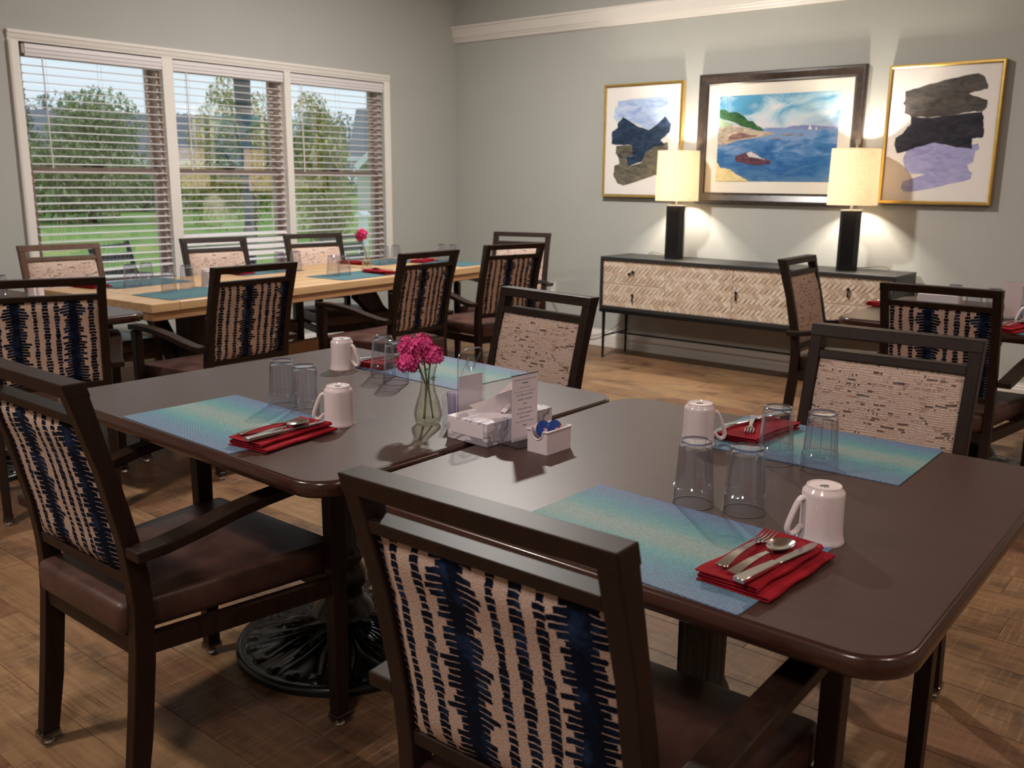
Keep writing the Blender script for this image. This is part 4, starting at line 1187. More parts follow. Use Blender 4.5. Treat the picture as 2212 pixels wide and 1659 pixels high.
def knife_mesh():
    m = MB()
    m.strip([(0, -0.112, 0.004), (0, -0.06, 0.0042), (0, -0.012, 0.0042)], (1, 0, 0), [0.0200, 0.0175, 0.0130], [0.0068, 0.0066, 0.0052])
    blade = [(-0.0055, -0.012), (0.0060, -0.012), (0.0072, 0.010), (0.0088, 0.060), (0.0085, 0.085), (0.0050, 0.100), (0.0, 0.106), (-0.0068, 0.098), (-0.0072, 0.05), (-0.0066, 0.0)]
    m.prism(blade, 'z', 0.0028, 0.0046)
    return m.bevel(0.0008, 1).mesh('knife', M['steel'], 40)
cut_me = {'fork': fork_mesh(), 'spoon': spoon_mesh(), 'knife': knife_mesh()}
def put_cut(kind, x, y, rz, label, z, pitch=0.0):
    o = inst(kind, cut_me[kind], None, (x, y, z), (R(pitch), 0, R(rz)))
    return tag(o, label, kind, 'stainless cutlery on napkins')
def setting(cx, cy, rz, where, kinds, v=0, z=TT + MT, zoff=NAP_H):
    """folded napkin with cutlery on it; kinds: (kind, dx, dy, turn)"""
    put_napkin(cx, cy, rz, 'folded red napkin ' + where, v, z)
    c, s = math.cos(R(rz)), math.sin(R(rz))
    for kind, dx, dy, turn in kinds:
        put_cut(kind, cx + c * dx - s * dy, cy + s * dx + c * dy, rz + turn, 'stainless %s on the red napkin ' % kind + where, z + zoff)

# --- foreground place settings
put_mat(-1.951, 1.297, -1.6, 'blue green striped placemat before the left front chair')
put_mat(-2.000, 2.103, -3.5, 'blue green striped placemat before the tweed chair beyond the vase')
put_mat(-0.740, 1.311, -2.4, 'blue green striped placemat nearest the camera')
put_mat(-0.752, 2.040, 0.0, 'blue green striped placemat at the far right of the foreground table')
put_tumbler(-1.988, 1.480, 'clear upturned tumbler left of the pair by the left placemat', rz=10)
put_tumbler(-1.888, 1.474, 'clear upturned tumbler next to the mug by the left placemat', rz=25)
put_tumbler(-2.072, 1.921, 'clear upturned tumbler beside the far mug', rz=5)
put_tumbler(-1.970, 1.878, 'clear upturned tumbler just left of the pink flowers', rz=40)
put_tumbler(-0.780, 1.512, 'clear upturned tumbler nearest the camera, left of its pair', rz=12)
put_tumbler(-0.688, 1.536, 'clear upturned tumbler nearest the camera, between its twin and the mug', rz=30)
put_tumbler(-0.772, 1.868, 'clear upturned tumbler in front of the far right red napkin', rz=18)
put_tumbler(-0.678, 1.880, 'clear upturned tumbler in front of the right tweed chair', rz=2)
put_mug(-1.733, 1.455, 226, 'white upturned mug beside the left front napkin')
put_mug(-2.252, 1.912, 18, 'white upturned mug at the far left of the vase table')
put_mug(-0.526, 1.492, 228, 'white upturned mug nearest the camera beside the near napkin')
put_mug(-0.968, 1.885, 40, 'white upturned mug beside the far right napkin')
setting(-0.541, 1.312, -3.0, 'nearest the camera', [('fork', -0.036, 0.005, 2), ('spoon', -0.002, -0.012, -3), ('knife', 0.026, -0.012, -6)], 0)
setting(-1.727, 1.283, 7.0, 'before the left front chair', [('fork', -0.034, 0.0, -6), ('spoon', 0.006, -0.012, -2), ('knife', 0.024, -0.010, -8)], 1)
setting(-0.905, 2.055, 176.0, 'before the right tweed chair', [('knife', 0.020, -0.02, -12), ('fork', 0.0, 0.02, 24)], 2)
setting(-2.190, 2.075, 182.0, 'beside the far mug on the vase table', [('knife', 0.012, 0.02, -20), ('fork', -0.02, 0.0, 0)], 0)

# --- flower vase
def vase(loc, label, heads, petal, seed, s=1.0, rz=0.0):
    rnd = random.Random(seed)
    v = empty('flower_vase', loc, rz); tag(v, label, 'vase')
    prof = [(0.0, 0.004), (0.026, 0.0), (0.0305, 0.006), (0.0345, 0.022), (0.0345, 0.034), (0.0280, 0.058), (0.0195, 0.085), (0.0165, 0.105), (0.0172, 0.122), (0.0215, 0.142), (0.0245, 0.150)]
    def rib(r, z, a): return r * (1 + 0.028 * math.cos(14 * (a + z * 9))) if 0.004 < z < 0.145 else r
    g = MB().lathe([(a * s, b * s) for a, b in prof], 112, rfun=lambda r, z, a: rib(r, z / s, a))
    inner = [(0.0235, 0.150), (0.0200, 0.141), (0.0155, 0.122), (0.0148, 0.105), (0.0178, 0.085), (0.0260, 0.058), (0.0325, 0.034), (0.0325, 0.022), (0.028, 0.012), (0.0, 0.010)]
    g.lathe([(a * s, b * s) for a, b in inner], 60)
    g.build('glass_body', M['vaseglass'], v, smooth=50)
    MB().lathe([(0.0, 0.0095 * s), (0.0300 * s, 0.0095 * s), (0.0318 * s, 0.024 * s), (0.0318 * s, 0.034 * s), (0.0258 * s, 0.056 * s), (0.0, 0.056 * s)], 40).build('water', M['water'], v, smooth=40)
    for i, (hx, hy, hz, hr) in enumerate(heads):
        MB().tube([(rnd.uniform(-0.012, 0.012), rnd.uniform(-0.012, 0.012), 0.014), (hx * 0.10, hy * 0.10, 0.10 * s), (hx * 0.45, hy * 0.45, 0.145 * s), (hx, hy, hz)], 0.0022, 6).build('stem', M['stem'], v, smooth=60)
        b = MB()
        for k in range(64):
            f = (k + 0.5) / 64
            zz = 1 - 1.75 * f; rr = math.sqrt(max(0, 1 - zz * zz)); an = k * 2.39996
            nrm = Vector((rr * math.cos(an), rr * math.sin(an), zz)).normalized()
            c = Vector((hx, hy, hz)) + nrm * hr * rnd.uniform(0.72, 1.16) + Vector((rnd.uniform(-1, 1), rnd.uniform(-1, 1), rnd.uniform(-1, 1))) * hr * 0.10
            ta = nrm.orthogonal().normalized(); tb = nrm.cross(ta)
            a0 = rnd.uniform(0, 6.28); nrm = (nrm + Vector((rnd.uniform(-1, 1), rnd.uniform(-1, 1), rnd.uniform(-1, 1))) * 0.35).normalized(); ps = hr * 0.33 * rnd.uniform(0.7, 1.25)
            for q in range(5):
                a = a0 + q * 2 * PI / 5
                d = ta * math.cos(a) + tb * math.sin(a); e = nrm.cross(d)
                b.poly([c - nrm * ps * 0.25, c + d * ps * 0.6 + e * ps * 0.38 + nrm * ps * 0.10, c + d * ps * 1.05 + nrm * ps * rnd.uniform(0.1, 0.35), c + d * ps * 0.6 - e * ps * 0.38 + nrm * ps * 0.10])
        b.ball((hx, hy, hz), hr * 0.60, 10, 7)
        b.build('blossom', petal, v, normals=False)
    for k in range(9):
        a = rnd.uniform(0, 6.28); r0 = rnd.uniform(0.004, 0.012) * s; z0 = rnd.uniform(0.115, 0.158) * s
        d = Vector((math.cos(a), math.sin(a), rnd.uniform(0.2, 0.9))).normalized(); e = Vector((-math.sin(a), math.cos(a), 0))
        p = Vector((r0 * math.cos(a), r0 * math.sin(a), z0)); L = rnd.uniform(0.018, 0.032) * s
        m = MB()
        m._add([p, p + d * L * 0.5 + e * L * 0.24, p + d * L * 0.52 + Vector((0, 0, -0.002)), p + d * L * 0.5 - e * L * 0.24, p + d * L - Vector((0, 0, 0.006))], [(0, 1, 2), (0, 2, 3), (1, 4, 2), (2, 4, 3)])
        m.build('leaf', M['leaf'], v, normals=False)
    return v
RX, RY = 0.777, 0.630     # left-right direction in the picture
def hd(r, u, t, rad): return (RX * r - RY * t, RY * r + RX * t, u, rad)
vase((-1.566, 1.600, TT), 'ribbed glass vase with pink flower clusters on the dark table',
     [hd(-0.014, 0.200, -0.004, 0.027), hd(0.012, 0.176, -0.012, 0.026), hd(-0.046, 0.154, -0.008, 0.025), hd(-0.048, 0.194, 0.012, 0.025)], M['petal'], 4)
vase((-4.656, 4.192, 0.766), 'small glass vase with one magenta flower on the oak table',
     [hd(-0.030, 0.225, 0.0, 0.036), hd(-0.045, 0.205, 0.0, 0.026)], M['petal_far'], 9, 0.95)

# --- tissue box
def tissue_box():
    t = empty('tissue_box', (-1.376, 1.655, TT), R(-3.0)); tag(t, 'white and grey tissue box with a tissue pulled out', 'tissue box')
    nt = NT('grey_wave_print')
    v = nt.coord('Object', (9, 9, 16))
    nz = nt.noise(v, 1.0, 1, 0.4, 1.2)
    c = nt.ramp(nz, [(0.40, srgb(224, 214, 222)), (0.42, srgb(186, 178, 188)), (0.52, srgb(206, 198, 208)), (0.58, srgb(150, 144, 154)), (0.66, srgb(214, 205, 214))], 'CONSTANT')
    nt.base(c, 0.5)
    MB().box((0, 0, 0.0275), (0.130, 0.232, 0.055)).bevel(0.0012, 1).build('carton', nt.mat, t)
    MB().box((0, -0.1165, 0.034), (0.108, 0.0012, 0.032)).build('end_label', M['paper'], t)
    MB().prism([(0.056 * math.cos(a * PI / 16), 0.095 * math.sin(a * PI / 16)) for a in range(32)], 'z', 0.0549, 0.0556).build('top_panel', M['paper'], t)
    def sheet(a, b):
        w = 0.052 * (1 - 0.55 * b) + 0.012 * math.sin(b * 5)
        ang = (a - 0.5) * 2.2
        x = w * math.sin(ang) * 0.62 + 0.030 * b
        y = -0.016 + 0.035 * b + w * (math.cos(ang) - 0.8) * 0.5 + 0.006 * math.sin(a * 14 + b * 3)
        z = 0.056 + 0.094 * b - 0.034 * abs(a - 0.5) * 2 * b + 0.004 * math.sin(a * 9)
        return Vector((x, y, z))
    MB().grid(sheet, 18, 12).build('tissue', M['tissue'], t, smooth=180, normals=False)
    def sheet2(a, b):
        return Vector((0.010 + 0.045 * (a - 0.5) + 0.05 * b * (a - 0.35), -0.05 + 0.075 * a - 0.030 * b + 0.02 * b * math.sin(a * 6), 0.056 + 0.062 * b * (0.35 + 0.75 * a)))
    MB().grid(sheet2, 14, 10).build('tissue', M['tissue'], t, smooth=180, normals=False)
tissue_box()

# --- menu stand
def text_mesh(body, size, align='CENTER', bold=0.0):
    cu = bpy.data.curves.new('text', 'FONT'); cu.body = body; cu.size = size; cu.align_x = align; cu.offset = bold; cu.resolution_u = 2
    ob = bpy.data.objects.new('text', cu); COL.objects.link(ob)
    dg = bpy.context.evaluated_depsgraph_get()
    me = bpy.data.meshes.new_from_object(ob.evaluated_get(dg))
    bpy.data.objects.remove(ob); bpy.data.curves.remove(cu)
    return me
def menu_stand(loc, rz, label, lines):
    s = empty('menu_stand', loc, R(rz)); tag(s, label, 'menu stand')
    # local: panel in the x-z plane, print side towards -y
    MB().box((0, 0.004, 0.002), (0.094, 0.058, 0.004)).bevel(0.0008, 1).build('base', M['acrylic'], s)
    for sg in (-1, 1): MB().strip([(0, 0.004 + sg * 0.014, 0.004), (0, 0.004 + sg * 0.003, 0.012)], (1, 0, 0), 0.088, 0.002).build('clamp_lip', M['acrylic'], s)
    MB().box((0, 0.004, 0.091), (0.088, 0.0030, 0.166)).build('acrylic_sleeve', M['acrylic'], s)
    pp = MB().box((0, 0.0018, 0.088), (0.083, 0.0008, 0.154)).build('printed_sheet', M['paper'], s)
    MB().box((0, 0.0018, 0.1655), (0.086, 0.0020, 0.0016)).build('dark_top_edge', M['ink'], s)
    z = 0.153
    for ln, size, bold, gap in lines:
        me = text_mesh(ln, size, 'CENTER', bold)
        me.materials.append(M['ink'])
        inst('menu_line', me, pp, (0, 0.00125, z), (R(90), 0, 0))
        z -= gap
MENU = [('Daily Menu Tuesday September 10, 2024', 0.0043, 0.0, 0.0085), ('Breakfast', 0.0050, 0.00012, 0.0105), ('Hot or Cold Cereal', 0.0044, 0.0, 0.0085), ('Choice of Juice, Egg, Fruit, Toast of Choice, Breakfast Meat', 0.0029, 0.0, 0.0085),
        ('Soup of Day: Soup of Choice', 0.0046, 0.00006, 0.0105), ('Appetizer: Tossed Salad', 0.0048, 0.00006, 0.0105), ('Lunch', 0.0050, 0.00012, 0.0115), ('Entrees: Salisbury Steak', 0.0046, 0.00004, 0.0105),
        ('Sides: Roasted Vegetables &', 0.0046, 0.00004, 0.0095), ('Mashed Potatoes', 0.0046, 0.00004, 0.0100), ('Dessert: Brownie or Cheesecake', 0.0044, 0.00002, 0.0100), ('Dinner', 0.0050, 0.00012, 0.0100)]
menu_stand((-1.272, 1.618, TT), 84.0, 'printed menu in a clear upright stand beside the tissue box', MENU)

# --- creamer caddy
def caddy(loc, rz, label, cups=True):
    c = empty('creamer_caddy', loc, R(rz)); tag(c, label, 'caddy')
    W, D, H, t = 0.056, 0.084, 0.052, 0.0022
    m = MB()
    m.hexa([(-W / 2 + 0.003, -D / 2 + 0.003, 0), (W / 2 - 0.003, -D / 2 + 0.003, 0), (W / 2 - 0.003, D / 2 - 0.003, 0), (-W / 2 + 0.003, D / 2 - 0.003, 0)], [(-W / 2 + 0.003, -D / 2 + 0.003, 0.003), (W / 2 - 0.003, -D / 2 + 0.003, 0.003), (W / 2 - 0.003, D / 2 - 0.003, 0.003), (-W / 2 + 0.003, D / 2 - 0.003, 0.003)])
    notch = [(-W / 2, 0), (W / 2, 0), (W / 2, H)] + [(0.016 * math.cos(R(a)), H + 0.016 * 1.25 * math.sin(R(a))) for a in range(0, -181, -15)] + [(-W / 2, H)]
    for s in (-1, 1): m.prism(notch, 'y', s * D / 2 - t / 2, s * D / 2 + t / 2)
    for s in (-1, 1): m.box((s * W / 2, 0, H / 2), (t, D, H))
    m.build('tray', M['plastic_white'], c)
    r = MB()
    for s in (-1, 1):
        r.box((s * (W / 2 + 0.001), 0, H), (0.006, D + 0.008, 0.0035))
        for q in (-1, 1): r.box((q * (W / 4 + 0.0085), s * (D / 2 + 0.001), H), (W / 2 - 0.016, 0.006, 0.0035))
        r.tube([(0.0165 * math.cos(R(a)), s * (D / 2 + 0.001), H + 0.0165 * 1.25 * math.sin(R(a))) for a in range(0, -181, -15)], 0.0024, 6)
    r.bevel(0.001, 1).build('rim', M['plastic_white'], c)
    return c
cd = caddy((-1.205, 1.622, TT), -2.0, 'white plastic caddy of creamer cups beside the menu')
def lid_mat():
    t = NT('blue_creamer_lid')
    g = t.n('ShaderNodeTexGradient', gradient_type='RADIAL'); t.L.new(t.coord('Object'), g.inputs[0])
    nz = t.noise(t.coord('Object'), 160, 2)
    t.base(t.ramp(t.m('ADD', g.outputs[0], t.m('MULTIPLY', t.m('SUBTRACT', nz, 0.5), 0.35)), [(0.0, srgb(36, 74, 160)), (0.45, srgb(90, 120, 190)), (0.55, srgb(226, 208, 206)), (0.72, srgb(190, 70, 70)), (0.8, srgb(40, 80, 164))], 'CONSTANT'), 0.3)
    return t.mat
M['lid'] = lid_mat()
cup_me = MB().lathe([(0.0, 0.0), (0.0105, 0.0), (0.0118, 0.002), (0.0150, 0.022), (0.0185, 0.0235), (0.0185, 0.0245), (0.0, 0.0245)], 28).mesh('cup', plain('cream_plastic_cup', srgb(232, 214, 200), 0.3), 40)
lid_me = MB().lathe([(0.0, 0.0258), (0.0180, 0.0254), (0.0190, 0.0247), (0.0, 0.0247)], 28).mesh('lid', M['lid'], 30)
for x, yy, z, rx, ry, rz, lab in ((-1.214, 1.600, 0.052, 0, 80, -22, 'creamer cup with blue foil lid lying at the notch of the caddy'), (-1.200, 1.626, 0.049, 10, 74, -14, 'creamer cup with blue foil lid in the middle of the caddy'), (-1.200, 1.646, 0.030, -10, 66, 6, 'creamer cup half hidden at the back of the caddy')):
    c = empty('creamer_cup', (x, yy, TT + z)); c.rotation_euler = (R(rx), R(ry), R(rz)); tag(c, lab, 'creamer', 'creamer cups in the caddy')
    inst('cup', cup_me, c, (0, 0, -0.012)); inst('lid', lid_me, c, (0, 0, -0.012))
pk = plain('red_packet_paper', srgb(176, 40, 52), 0.5)
for k, (dx, dy, a) in enumerate(((0.012, 0.012, 20), (0.016, -0.004, 35))):
    o = MB().box((0, 0, 0.020), (0.028, 0.0016, 0.040)).bevel(0.0006, 1).build('sugar_packet', pk, None, (-1.205 + dx * 0.3, 1.640 + dy, TT + 0.012), (R(14), 0, R(a)))
    tag(o, ['red packet standing at the back of the creamer caddy', 'red packet leaning on the creamer cups in the caddy'][k], 'packet', 'packets in the caddy')

# --- clear card holder
def card_holder():
    h = empty('card_holder', (-1.492, 1.650, TT), R(-4.0)); tag(h, 'clear acrylic holder with white packets behind the vase', 'holder')
    D, Hh = 0.092, 0.198
    out = [(-D / 2, 0.0), (D / 2, 0.0), (D / 2, Hh - 0.026)] + [(D / 2 - 0.026 + 0.026 * math.cos(R(a)), Hh - 0.026 + 0.026 * math.sin(R(a))) for a in range(15, 91, 15)] + [(-D / 2 + 0.026 + 0.026 * math.cos(R(a)), Hh - 0.026 + 0.026 * math.sin(R(a))) for a in range(90, 181, 15)]
    MB().prism(out, 'x', 0.027, 0.030).build('back_plate', M['acrylic'], h)
    rimm = clear('acrylic_edge', (0.8, 0.83, 0.85, 1), 1.5, 0.1, 1.0, 0.25)
    MB().tube([(0.0285, a, b) for a, b in out[2:-1]] + [(0.0285, -D / 2, Hh - 0.03), (0.0285, -D / 2, 0.0)], 0.0018, 6).build('plate_edge', rimm, h, smooth=60)
    e = MB()
    for rr in (0.018, 0.012):
        pts = [(0.0265, rr * 0.8 * math.cos(a * PI / 12), 0.160 + rr * math.sin(a * PI / 12)) for a in range(25)]
        e.tube(pts, 0.0010, 5)
    e.tube([(0.0265, -0.034, 0.135), (0.0265, -0.004, 0.186)], 0.0008, 5).tube([(0.0265, 0.012, 0.150), (0.0265, 0.032, 0.184)], 0.0008, 5)
    e.build('embossed_ring', rimm, h, smooth=60)
    MB().prism(rounded_rect(0.060, D, 0.006, 3), 'z', 0.0, 0.003).build('tray', M['acrylic'], h)
    f = [(-D / 2, 0.003), (D / 2, 0.003), (D / 2, 0.070), (D / 2 - 0.01, 0.080), (-D / 2 + 0.022, 0.080), (-D / 2 + 0.022, 0.035), (-D / 2 + 0.012, 0.035), (-D / 2 + 0.012, 0.080), (-D / 2 + 0.004, 0.080), (-D / 2, 0.074)]
    MB().prism(f, 'x', -0.030, -0.0275).build('front_lip', M['acrylic'], h)
    for s in (-1, 1): MB().box((0, s * (D / 2 - 0.0012), 0.035), (0.058, 0.0024, 0.064)).build('side_wall', M['acrylic'], h)
    MB().box((0.0255, 0, 0.072), (0.0012, D - 0.012, 0.122)).build('white_card', M['paper'], h)
    return h
card_holder()
lil = plain('lilac_packet_paper', srgb(206, 196, 220), 0.7)
pk_me = MB().box((0, 0, 0.040), (0.0022, 0.062, 0.078)).bevel(0.0006, 1).mesh('packet', lil)
for k in range(8):
    o = inst('sweetener_packet', pk_me, None, (-1.512 + k * 0.0042, 1.652 + random.uniform(-0.008, 0.008), TT + 0.006), (R(random.uniform(-4, 4)), R(-8 + 1.5 * k), R(random.uniform(-5, 3))))
    tag(o, 'thin pale packet standing in the clear holder', 'packet', 'packets in the clear holder')

# --- things on the oak table
ZT = 0.7655
for x, yy, a, lab in ((-4.30, 2.66, 94, 'teal placemat at the near left corner of the oak table'), (-4.38, 3.83, 94, 'teal placemat at the middle of the near side of the oak table'), (-4.93, 2.72, 94, 'teal placemat at the window side left of the oak table'),
                      (-5.00, 3.58, 94, 'teal placemat before the middle window chair'), (-4.93, 4.62, 94, 'teal placemat at the window side right end of the oak table'), (-4.53, 4.88, 4, 'teal placemat at the far end of the oak table')):
    put_mat(x, yy, a, lab, mat_far_me, ZT)
for k, (x, yy, lab) in enumerate(((-4.750, 2.575, 'clear tumbler on the window side left placemat, left one'), (-4.771, 2.680, 'clear tumbler on the window side left placemat, right one'), (-4.438, 2.612, 'clear tumbler on the near left oak table placemat, left one'),
        (-4.479, 2.745, 'clear tumbler on the near left oak table placemat, right one'), (-4.868, 3.645, 'clear tumbler before the middle window chair, left one'), (-4.860, 3.765, 'clear tumbler before the middle window chair, right one'), (-4.418, 3.700, 'clear tumbler on the middle oak table placemat, left one'),
        (-4.430, 3.802, 'clear tumbler on the middle oak table placemat, right one'), (-4.773, 4.460, 'clear tumbler right of the far flower, left one'), (-4.793, 4.590, 'clear tumbler right of the far flower, right one'), (-4.655, 4.915, 'clear tumbler at the far end of the oak table, left one'), (-4.560, 4.925, 'clear tumbler at the far end of the oak table, right one'))):
    put_tumbler(x, yy, lab, ZT + MT, rz=13 * k)
put_mug(-4.489, 2.880, 50, 'white upturned mug on the oak table left of the striped chair', ZT)
setting(-4.955, 2.445, 100, 'at the window side left end of the oak table', [('fork', 0.02, 0.0, 10)], 1, ZT)
setting(-4.990, 3.400, 96, 'before the middle window chair', [('fork', 0.0, 0.0, 8)], 2, ZT + MT)
setting(-4.985, 4.370, 98, 'behind the far flower vase', [('knife', 0.0, 0.0, -6)], 0, ZT)
setting(-4.360, 4.035, 88, 'on the middle oak table placemat', [('spoon', 0.0, -0.02, 10)], 1, ZT + MT)
setting(-4.740, 4.820, 20, 'at the far end of the oak table', [('fork', 0.0, 0.0, 8)], 2, ZT + MT)
setting(-4.305, 2.905, 92, 'on the near left oak table placemat', [('spoon', 0.0, 0.0, 4)], 0, ZT + MT)
# --- hidden dark table at the left
put_mug(-4.680, 2.040, -30, 'white upturned mug seen through the slot of the leftmost chair')
put_tumbler(-4.715, 1.890, 'clear tumbler seen through the slot of the leftmost chair', rz=9)
# --- far right table
put_mat(-0.960, 4.335, 0, 'teal placemat before the far right striped chair', mat_far_me)
put_mat(-0.700, 4.980, 0, 'teal placemat at the far side of the far right table', mat_far_me)
setting(-0.780, 4.285, -14, 'at the near edge of the far right table', [('fork', -0.030, 0.02, 6), ('spoon', 0.004, 0.02, 0)], 1, TT + MT)
setting(-1.395, 4.690, 80, 'at the left corner of the far right table', [('fork', 0.0, 0.0, 4)], 2)
put_tumbler(-1.130, 4.745, 'clear tumbler behind the back slot of the far right striped chair, left one', rz=3)
put_tumbler(-1.015, 4.615, 'clear tumbler behind the back slot of the far right striped chair, middle one', rz=13)
put_tumbler(-0.948, 4.700, 'clear tumbler behind the back slot of the far right striped chair, right one', rz=23)
put_tumbler(-0.850, 4.830, 'clear tumbler at the right behind the white far sign', rz=33, z=TT + MT)
put_mug(-0.745, 4.470, 200, 'white upturned mug cut by the right edge of the picture')
fs = empty('table_sign', (-0.865, 4.640, TT), R(38)); tag(fs, 'blank looking white card in a clear stand on the far right table', 'sign')
MB().box((0, 0.0, 0.002), (0.095, 0.055, 0.004)).build('base', M['acrylic'], fs)
MB().box((0, 0, 0.088), (0.088, 0.003, 0.168)).build('acrylic_sleeve', M['acrylic'], fs)
MB().box((0, -0.0022, 0.088), (0.084, 0.0010, 0.158)).build('card', M['paper'], fs)
ft = empty('napkin_box', (-1.150, 4.560, TT), R(6)); tag(ft, 'white tissue box behind the back slot of the far right striped chair', 'tissue box')
MB().box((0, 0, 0.05), (0.17, 0.12, 0.10)).bevel(0.002, 1).build('carton', M['paper'], ft)
MB().prism([(-0.08, 0.10), (0.02, 0.10), (-0.03, 0.135)], 'y', -0.01, 0.01).build('tissue', M['tissue'], ft)
jp = MB().box((0, 0, 0.022), (0.034, 0.012, 0.044)).bevel(0.002, 1).build('jam_packet', plain('yellow_packet', srgb(226, 190, 110), 0.5), None, (-0.980, 4.590, TT), (0, 0, R(20)))
tag(jp, 'small yellow packet between the far right tumblers', 'packet')
pm = empty('pepper_mill', (-0.893, 4.575, TT)); tag(pm, 'small black shaker beside the white far sign', 'shaker')
MB().lathe([(0, 0), (0.016, 0), (0.017, 0.004), (0.013, 0.03), (0.014, 0.06), (0.0, 0.062)], 18).build('body', M['black_metal'], pm, smooth=40)
MB().lathe([(0.0, 0.061), (0.014, 0.061), (0.014, 0.066), (0.010, 0.076), (0.0, 0.079)], 18).build('cap', M['black_metal'], pm, smooth=40)

# ================================================================== pictures on the wall
ART = {'R': {'grey': [(0.133, 0.827), (0.295, 0.858), (0.56, 0.906), (0.795, 0.933), (0.85, 0.91), (0.891, 0.848), (0.891, 0.818), (0.77, 0.803), (0.728, 0.79), (0.903, 0.738), (0.902, 0.689), (0.863, 0.655), (0.791, 0.664), (0.616, 0.639), (0.417, 0.628), (0.212, 0.639), (0.142, 0.67), (0.15, 0.712), (0.124, 0.742), (0.143, 0.77)], 'black': [(0.212, 0.639), (0.417, 0.624), (0.616, 0.639), (0.863, 0.655), (0.887, 0.613), (0.883, 0.585), (0.903, 0.514), (0.9, 0.474), (0.803, 0.466), (0.811, 0.39), (0.668, 0.402), (0.46, 0.441), (0.279, 0.406), (0.197, 0.377), (0.113, 0.363), (0.077, 0.423), (0.08, 0.482), (0.152, 0.517), (0.184, 0.56), (0.219, 0.582)], 'lilac': [(0.205, 0.392), (0.313, 0.428), (0.46, 0.441), (0.668, 0.402), (0.862, 0.429), (0.877, 0.393), (0.844, 0.372), (0.838, 0.293), (0.787, 0.271), (0.801, 0.235), (0.841, 0.213), (0.829, 0.169), (0.579, 0.117), (0.302, 0.071), (0.206, 0.07), (0.182, 0.108), (0.197, 0.146), (0.417, 0.206), (0.266, 0.206), (0.204, 0.244), (0.176, 0.318)]}, 'L': {'blue': [(0.158, 0.871), (0.497, 0.887), (0.811, 0.89), (0.848, 0.848), (0.828, 0.813), (0.694, 0.782), (0.897, 0.758), (0.891, 0.714), (0.915, 0.678), (0.85, 0.626), (0.819, 0.716), (0.754, 0.664), (0.592, 0.6), (0.422, 0.654), (0.235, 0.723), (0.165, 0.679), (0.106, 0.708), (0.117, 0.809), (0.16, 0.826)], 'navy': [(0.235, 0.723), (0.437, 0.636), (0.592, 0.596), (0.74, 0.665), (0.805, 0.716), (0.895, 0.643), (0.879, 0.572), (0.761, 0.503), (0.831, 0.457), (0.681, 0.442), (0.573, 0.398), (0.521, 0.307), (0.339, 0.262), (0.293, 0.345), (0.392, 0.363), (0.374, 0.464), (0.144, 0.467), (0.086, 0.477), (0.088, 0.588), (0.167, 0.624), (0.166, 0.67)], 'brown': [(0.159, 0.458), (0.374, 0.464), (0.392, 0.363), (0.293, 0.336), (0.339, 0.262), (0.521, 0.303), (0.573, 0.398), (0.599, 0.434), (0.856, 0.484), (0.869, 0.394), (0.767, 0.36), (0.774, 0.197), (0.611, 0.161), (0.274, 0.083), (0.187, 0.104), (0.126, 0.179), (0.137, 0.272), (0.209, 0.29), (0.192, 0.346), (0.147, 0.384)]}, 'S': {'sea': [(-0.005, 0.626), (0.439, 0.61), (1.014, 0.596), (1.0, 0.0), (0.0, 0.0)], 'far_shore': [(0.399, 0.619), (0.581, 0.612), (0.652, 0.636), (0.745, 0.636), (0.881, 0.623), (1.013, 0.604), (1.012, 0.586), (0.666, 0.596), (0.44, 0.599)], 'hill': [(0.004, 0.841), (0.04, 0.847), (0.095, 0.806), (0.155, 0.811), (0.197, 0.779), (0.234, 0.747), (0.26, 0.708), (0.307, 0.698), (0.333, 0.652), (0.381, 0.62), (0.401, 0.581), (0.348, 0.591), (0.265, 0.624), (0.192, 0.65), (0.131, 0.698), (0.069, 0.724), (0.008, 0.749)], 'meadow': [(0.007, 0.753), (0.058, 0.709), (0.144, 0.667), (0.103, 0.645), (0.008, 0.602)], 'rocks': [(0.007, 0.633), (0.073, 0.654), (0.175, 0.643), (0.277, 0.616), (0.36, 0.583), (0.442, 0.576), (0.507, 0.54), (0.444, 0.534), (0.365, 0.514), (0.272, 0.493), (0.171, 0.48), (0.095, 0.443), (0.004, 0.422)], 'rock_shade': [(0.12, 0.552), (0.197, 0.573), (0.293, 0.539), (0.363, 0.544), (0.329, 0.515), (0.247, 0.509), (0.171, 0.496), (0.093, 0.482)], 'island': [(0.165, 0.252), (0.169, 0.3), (0.222, 0.323), (0.28, 0.345), (0.328, 0.337), (0.366, 0.297), (0.421, 0.265), (0.481, 0.233), (0.466, 0.202), (0.349, 0.187), (0.258, 0.211), (0.184, 0.228)], 'island_light': [(0.263, 0.33), (0.304, 0.349), (0.335, 0.325), (0.397, 0.273), (0.445, 0.245), (0.38, 0.265), (0.319, 0.282), (0.29, 0.282)], 'reef': [(0.547, 0.535), (0.563, 0.553), (0.602, 0.546), (0.641, 0.554), (0.649, 0.539), (0.615, 0.527)], 'reef2': [(0.671, 0.521), (0.692, 0.536), (0.728, 0.534), (0.71, 0.519)], 'reef3': [(0.478, 0.494), (0.503, 0.51), (0.538, 0.5), (0.516, 0.485)], 'sand': [(-0.0, 0.229), (0.034, 0.164), (0.128, 0.14), (0.173, 0.091), (0.236, 0.051), (0.299, 0.002), (0.002, 0.0)], 'sail': [(0.765, 0.587), (0.777, 0.642), (0.798, 0.586)], 'sail2': [(0.823, 0.585), (0.828, 0.618), (0.839, 0.587)]}}
PY = YW - 0.002
def paint(name, c1, c2, scale=6, dist=1.5):
    t = NT(name)
    nz = t.noise(t.coord('Object', (1, 1, 2.5)), scale, 5, 0.6, dist)
    t.base(t.ramp(nz, [(0.30, c1), (0.70, c2)]), 0.85, 0, 0.15)
    return t.mat
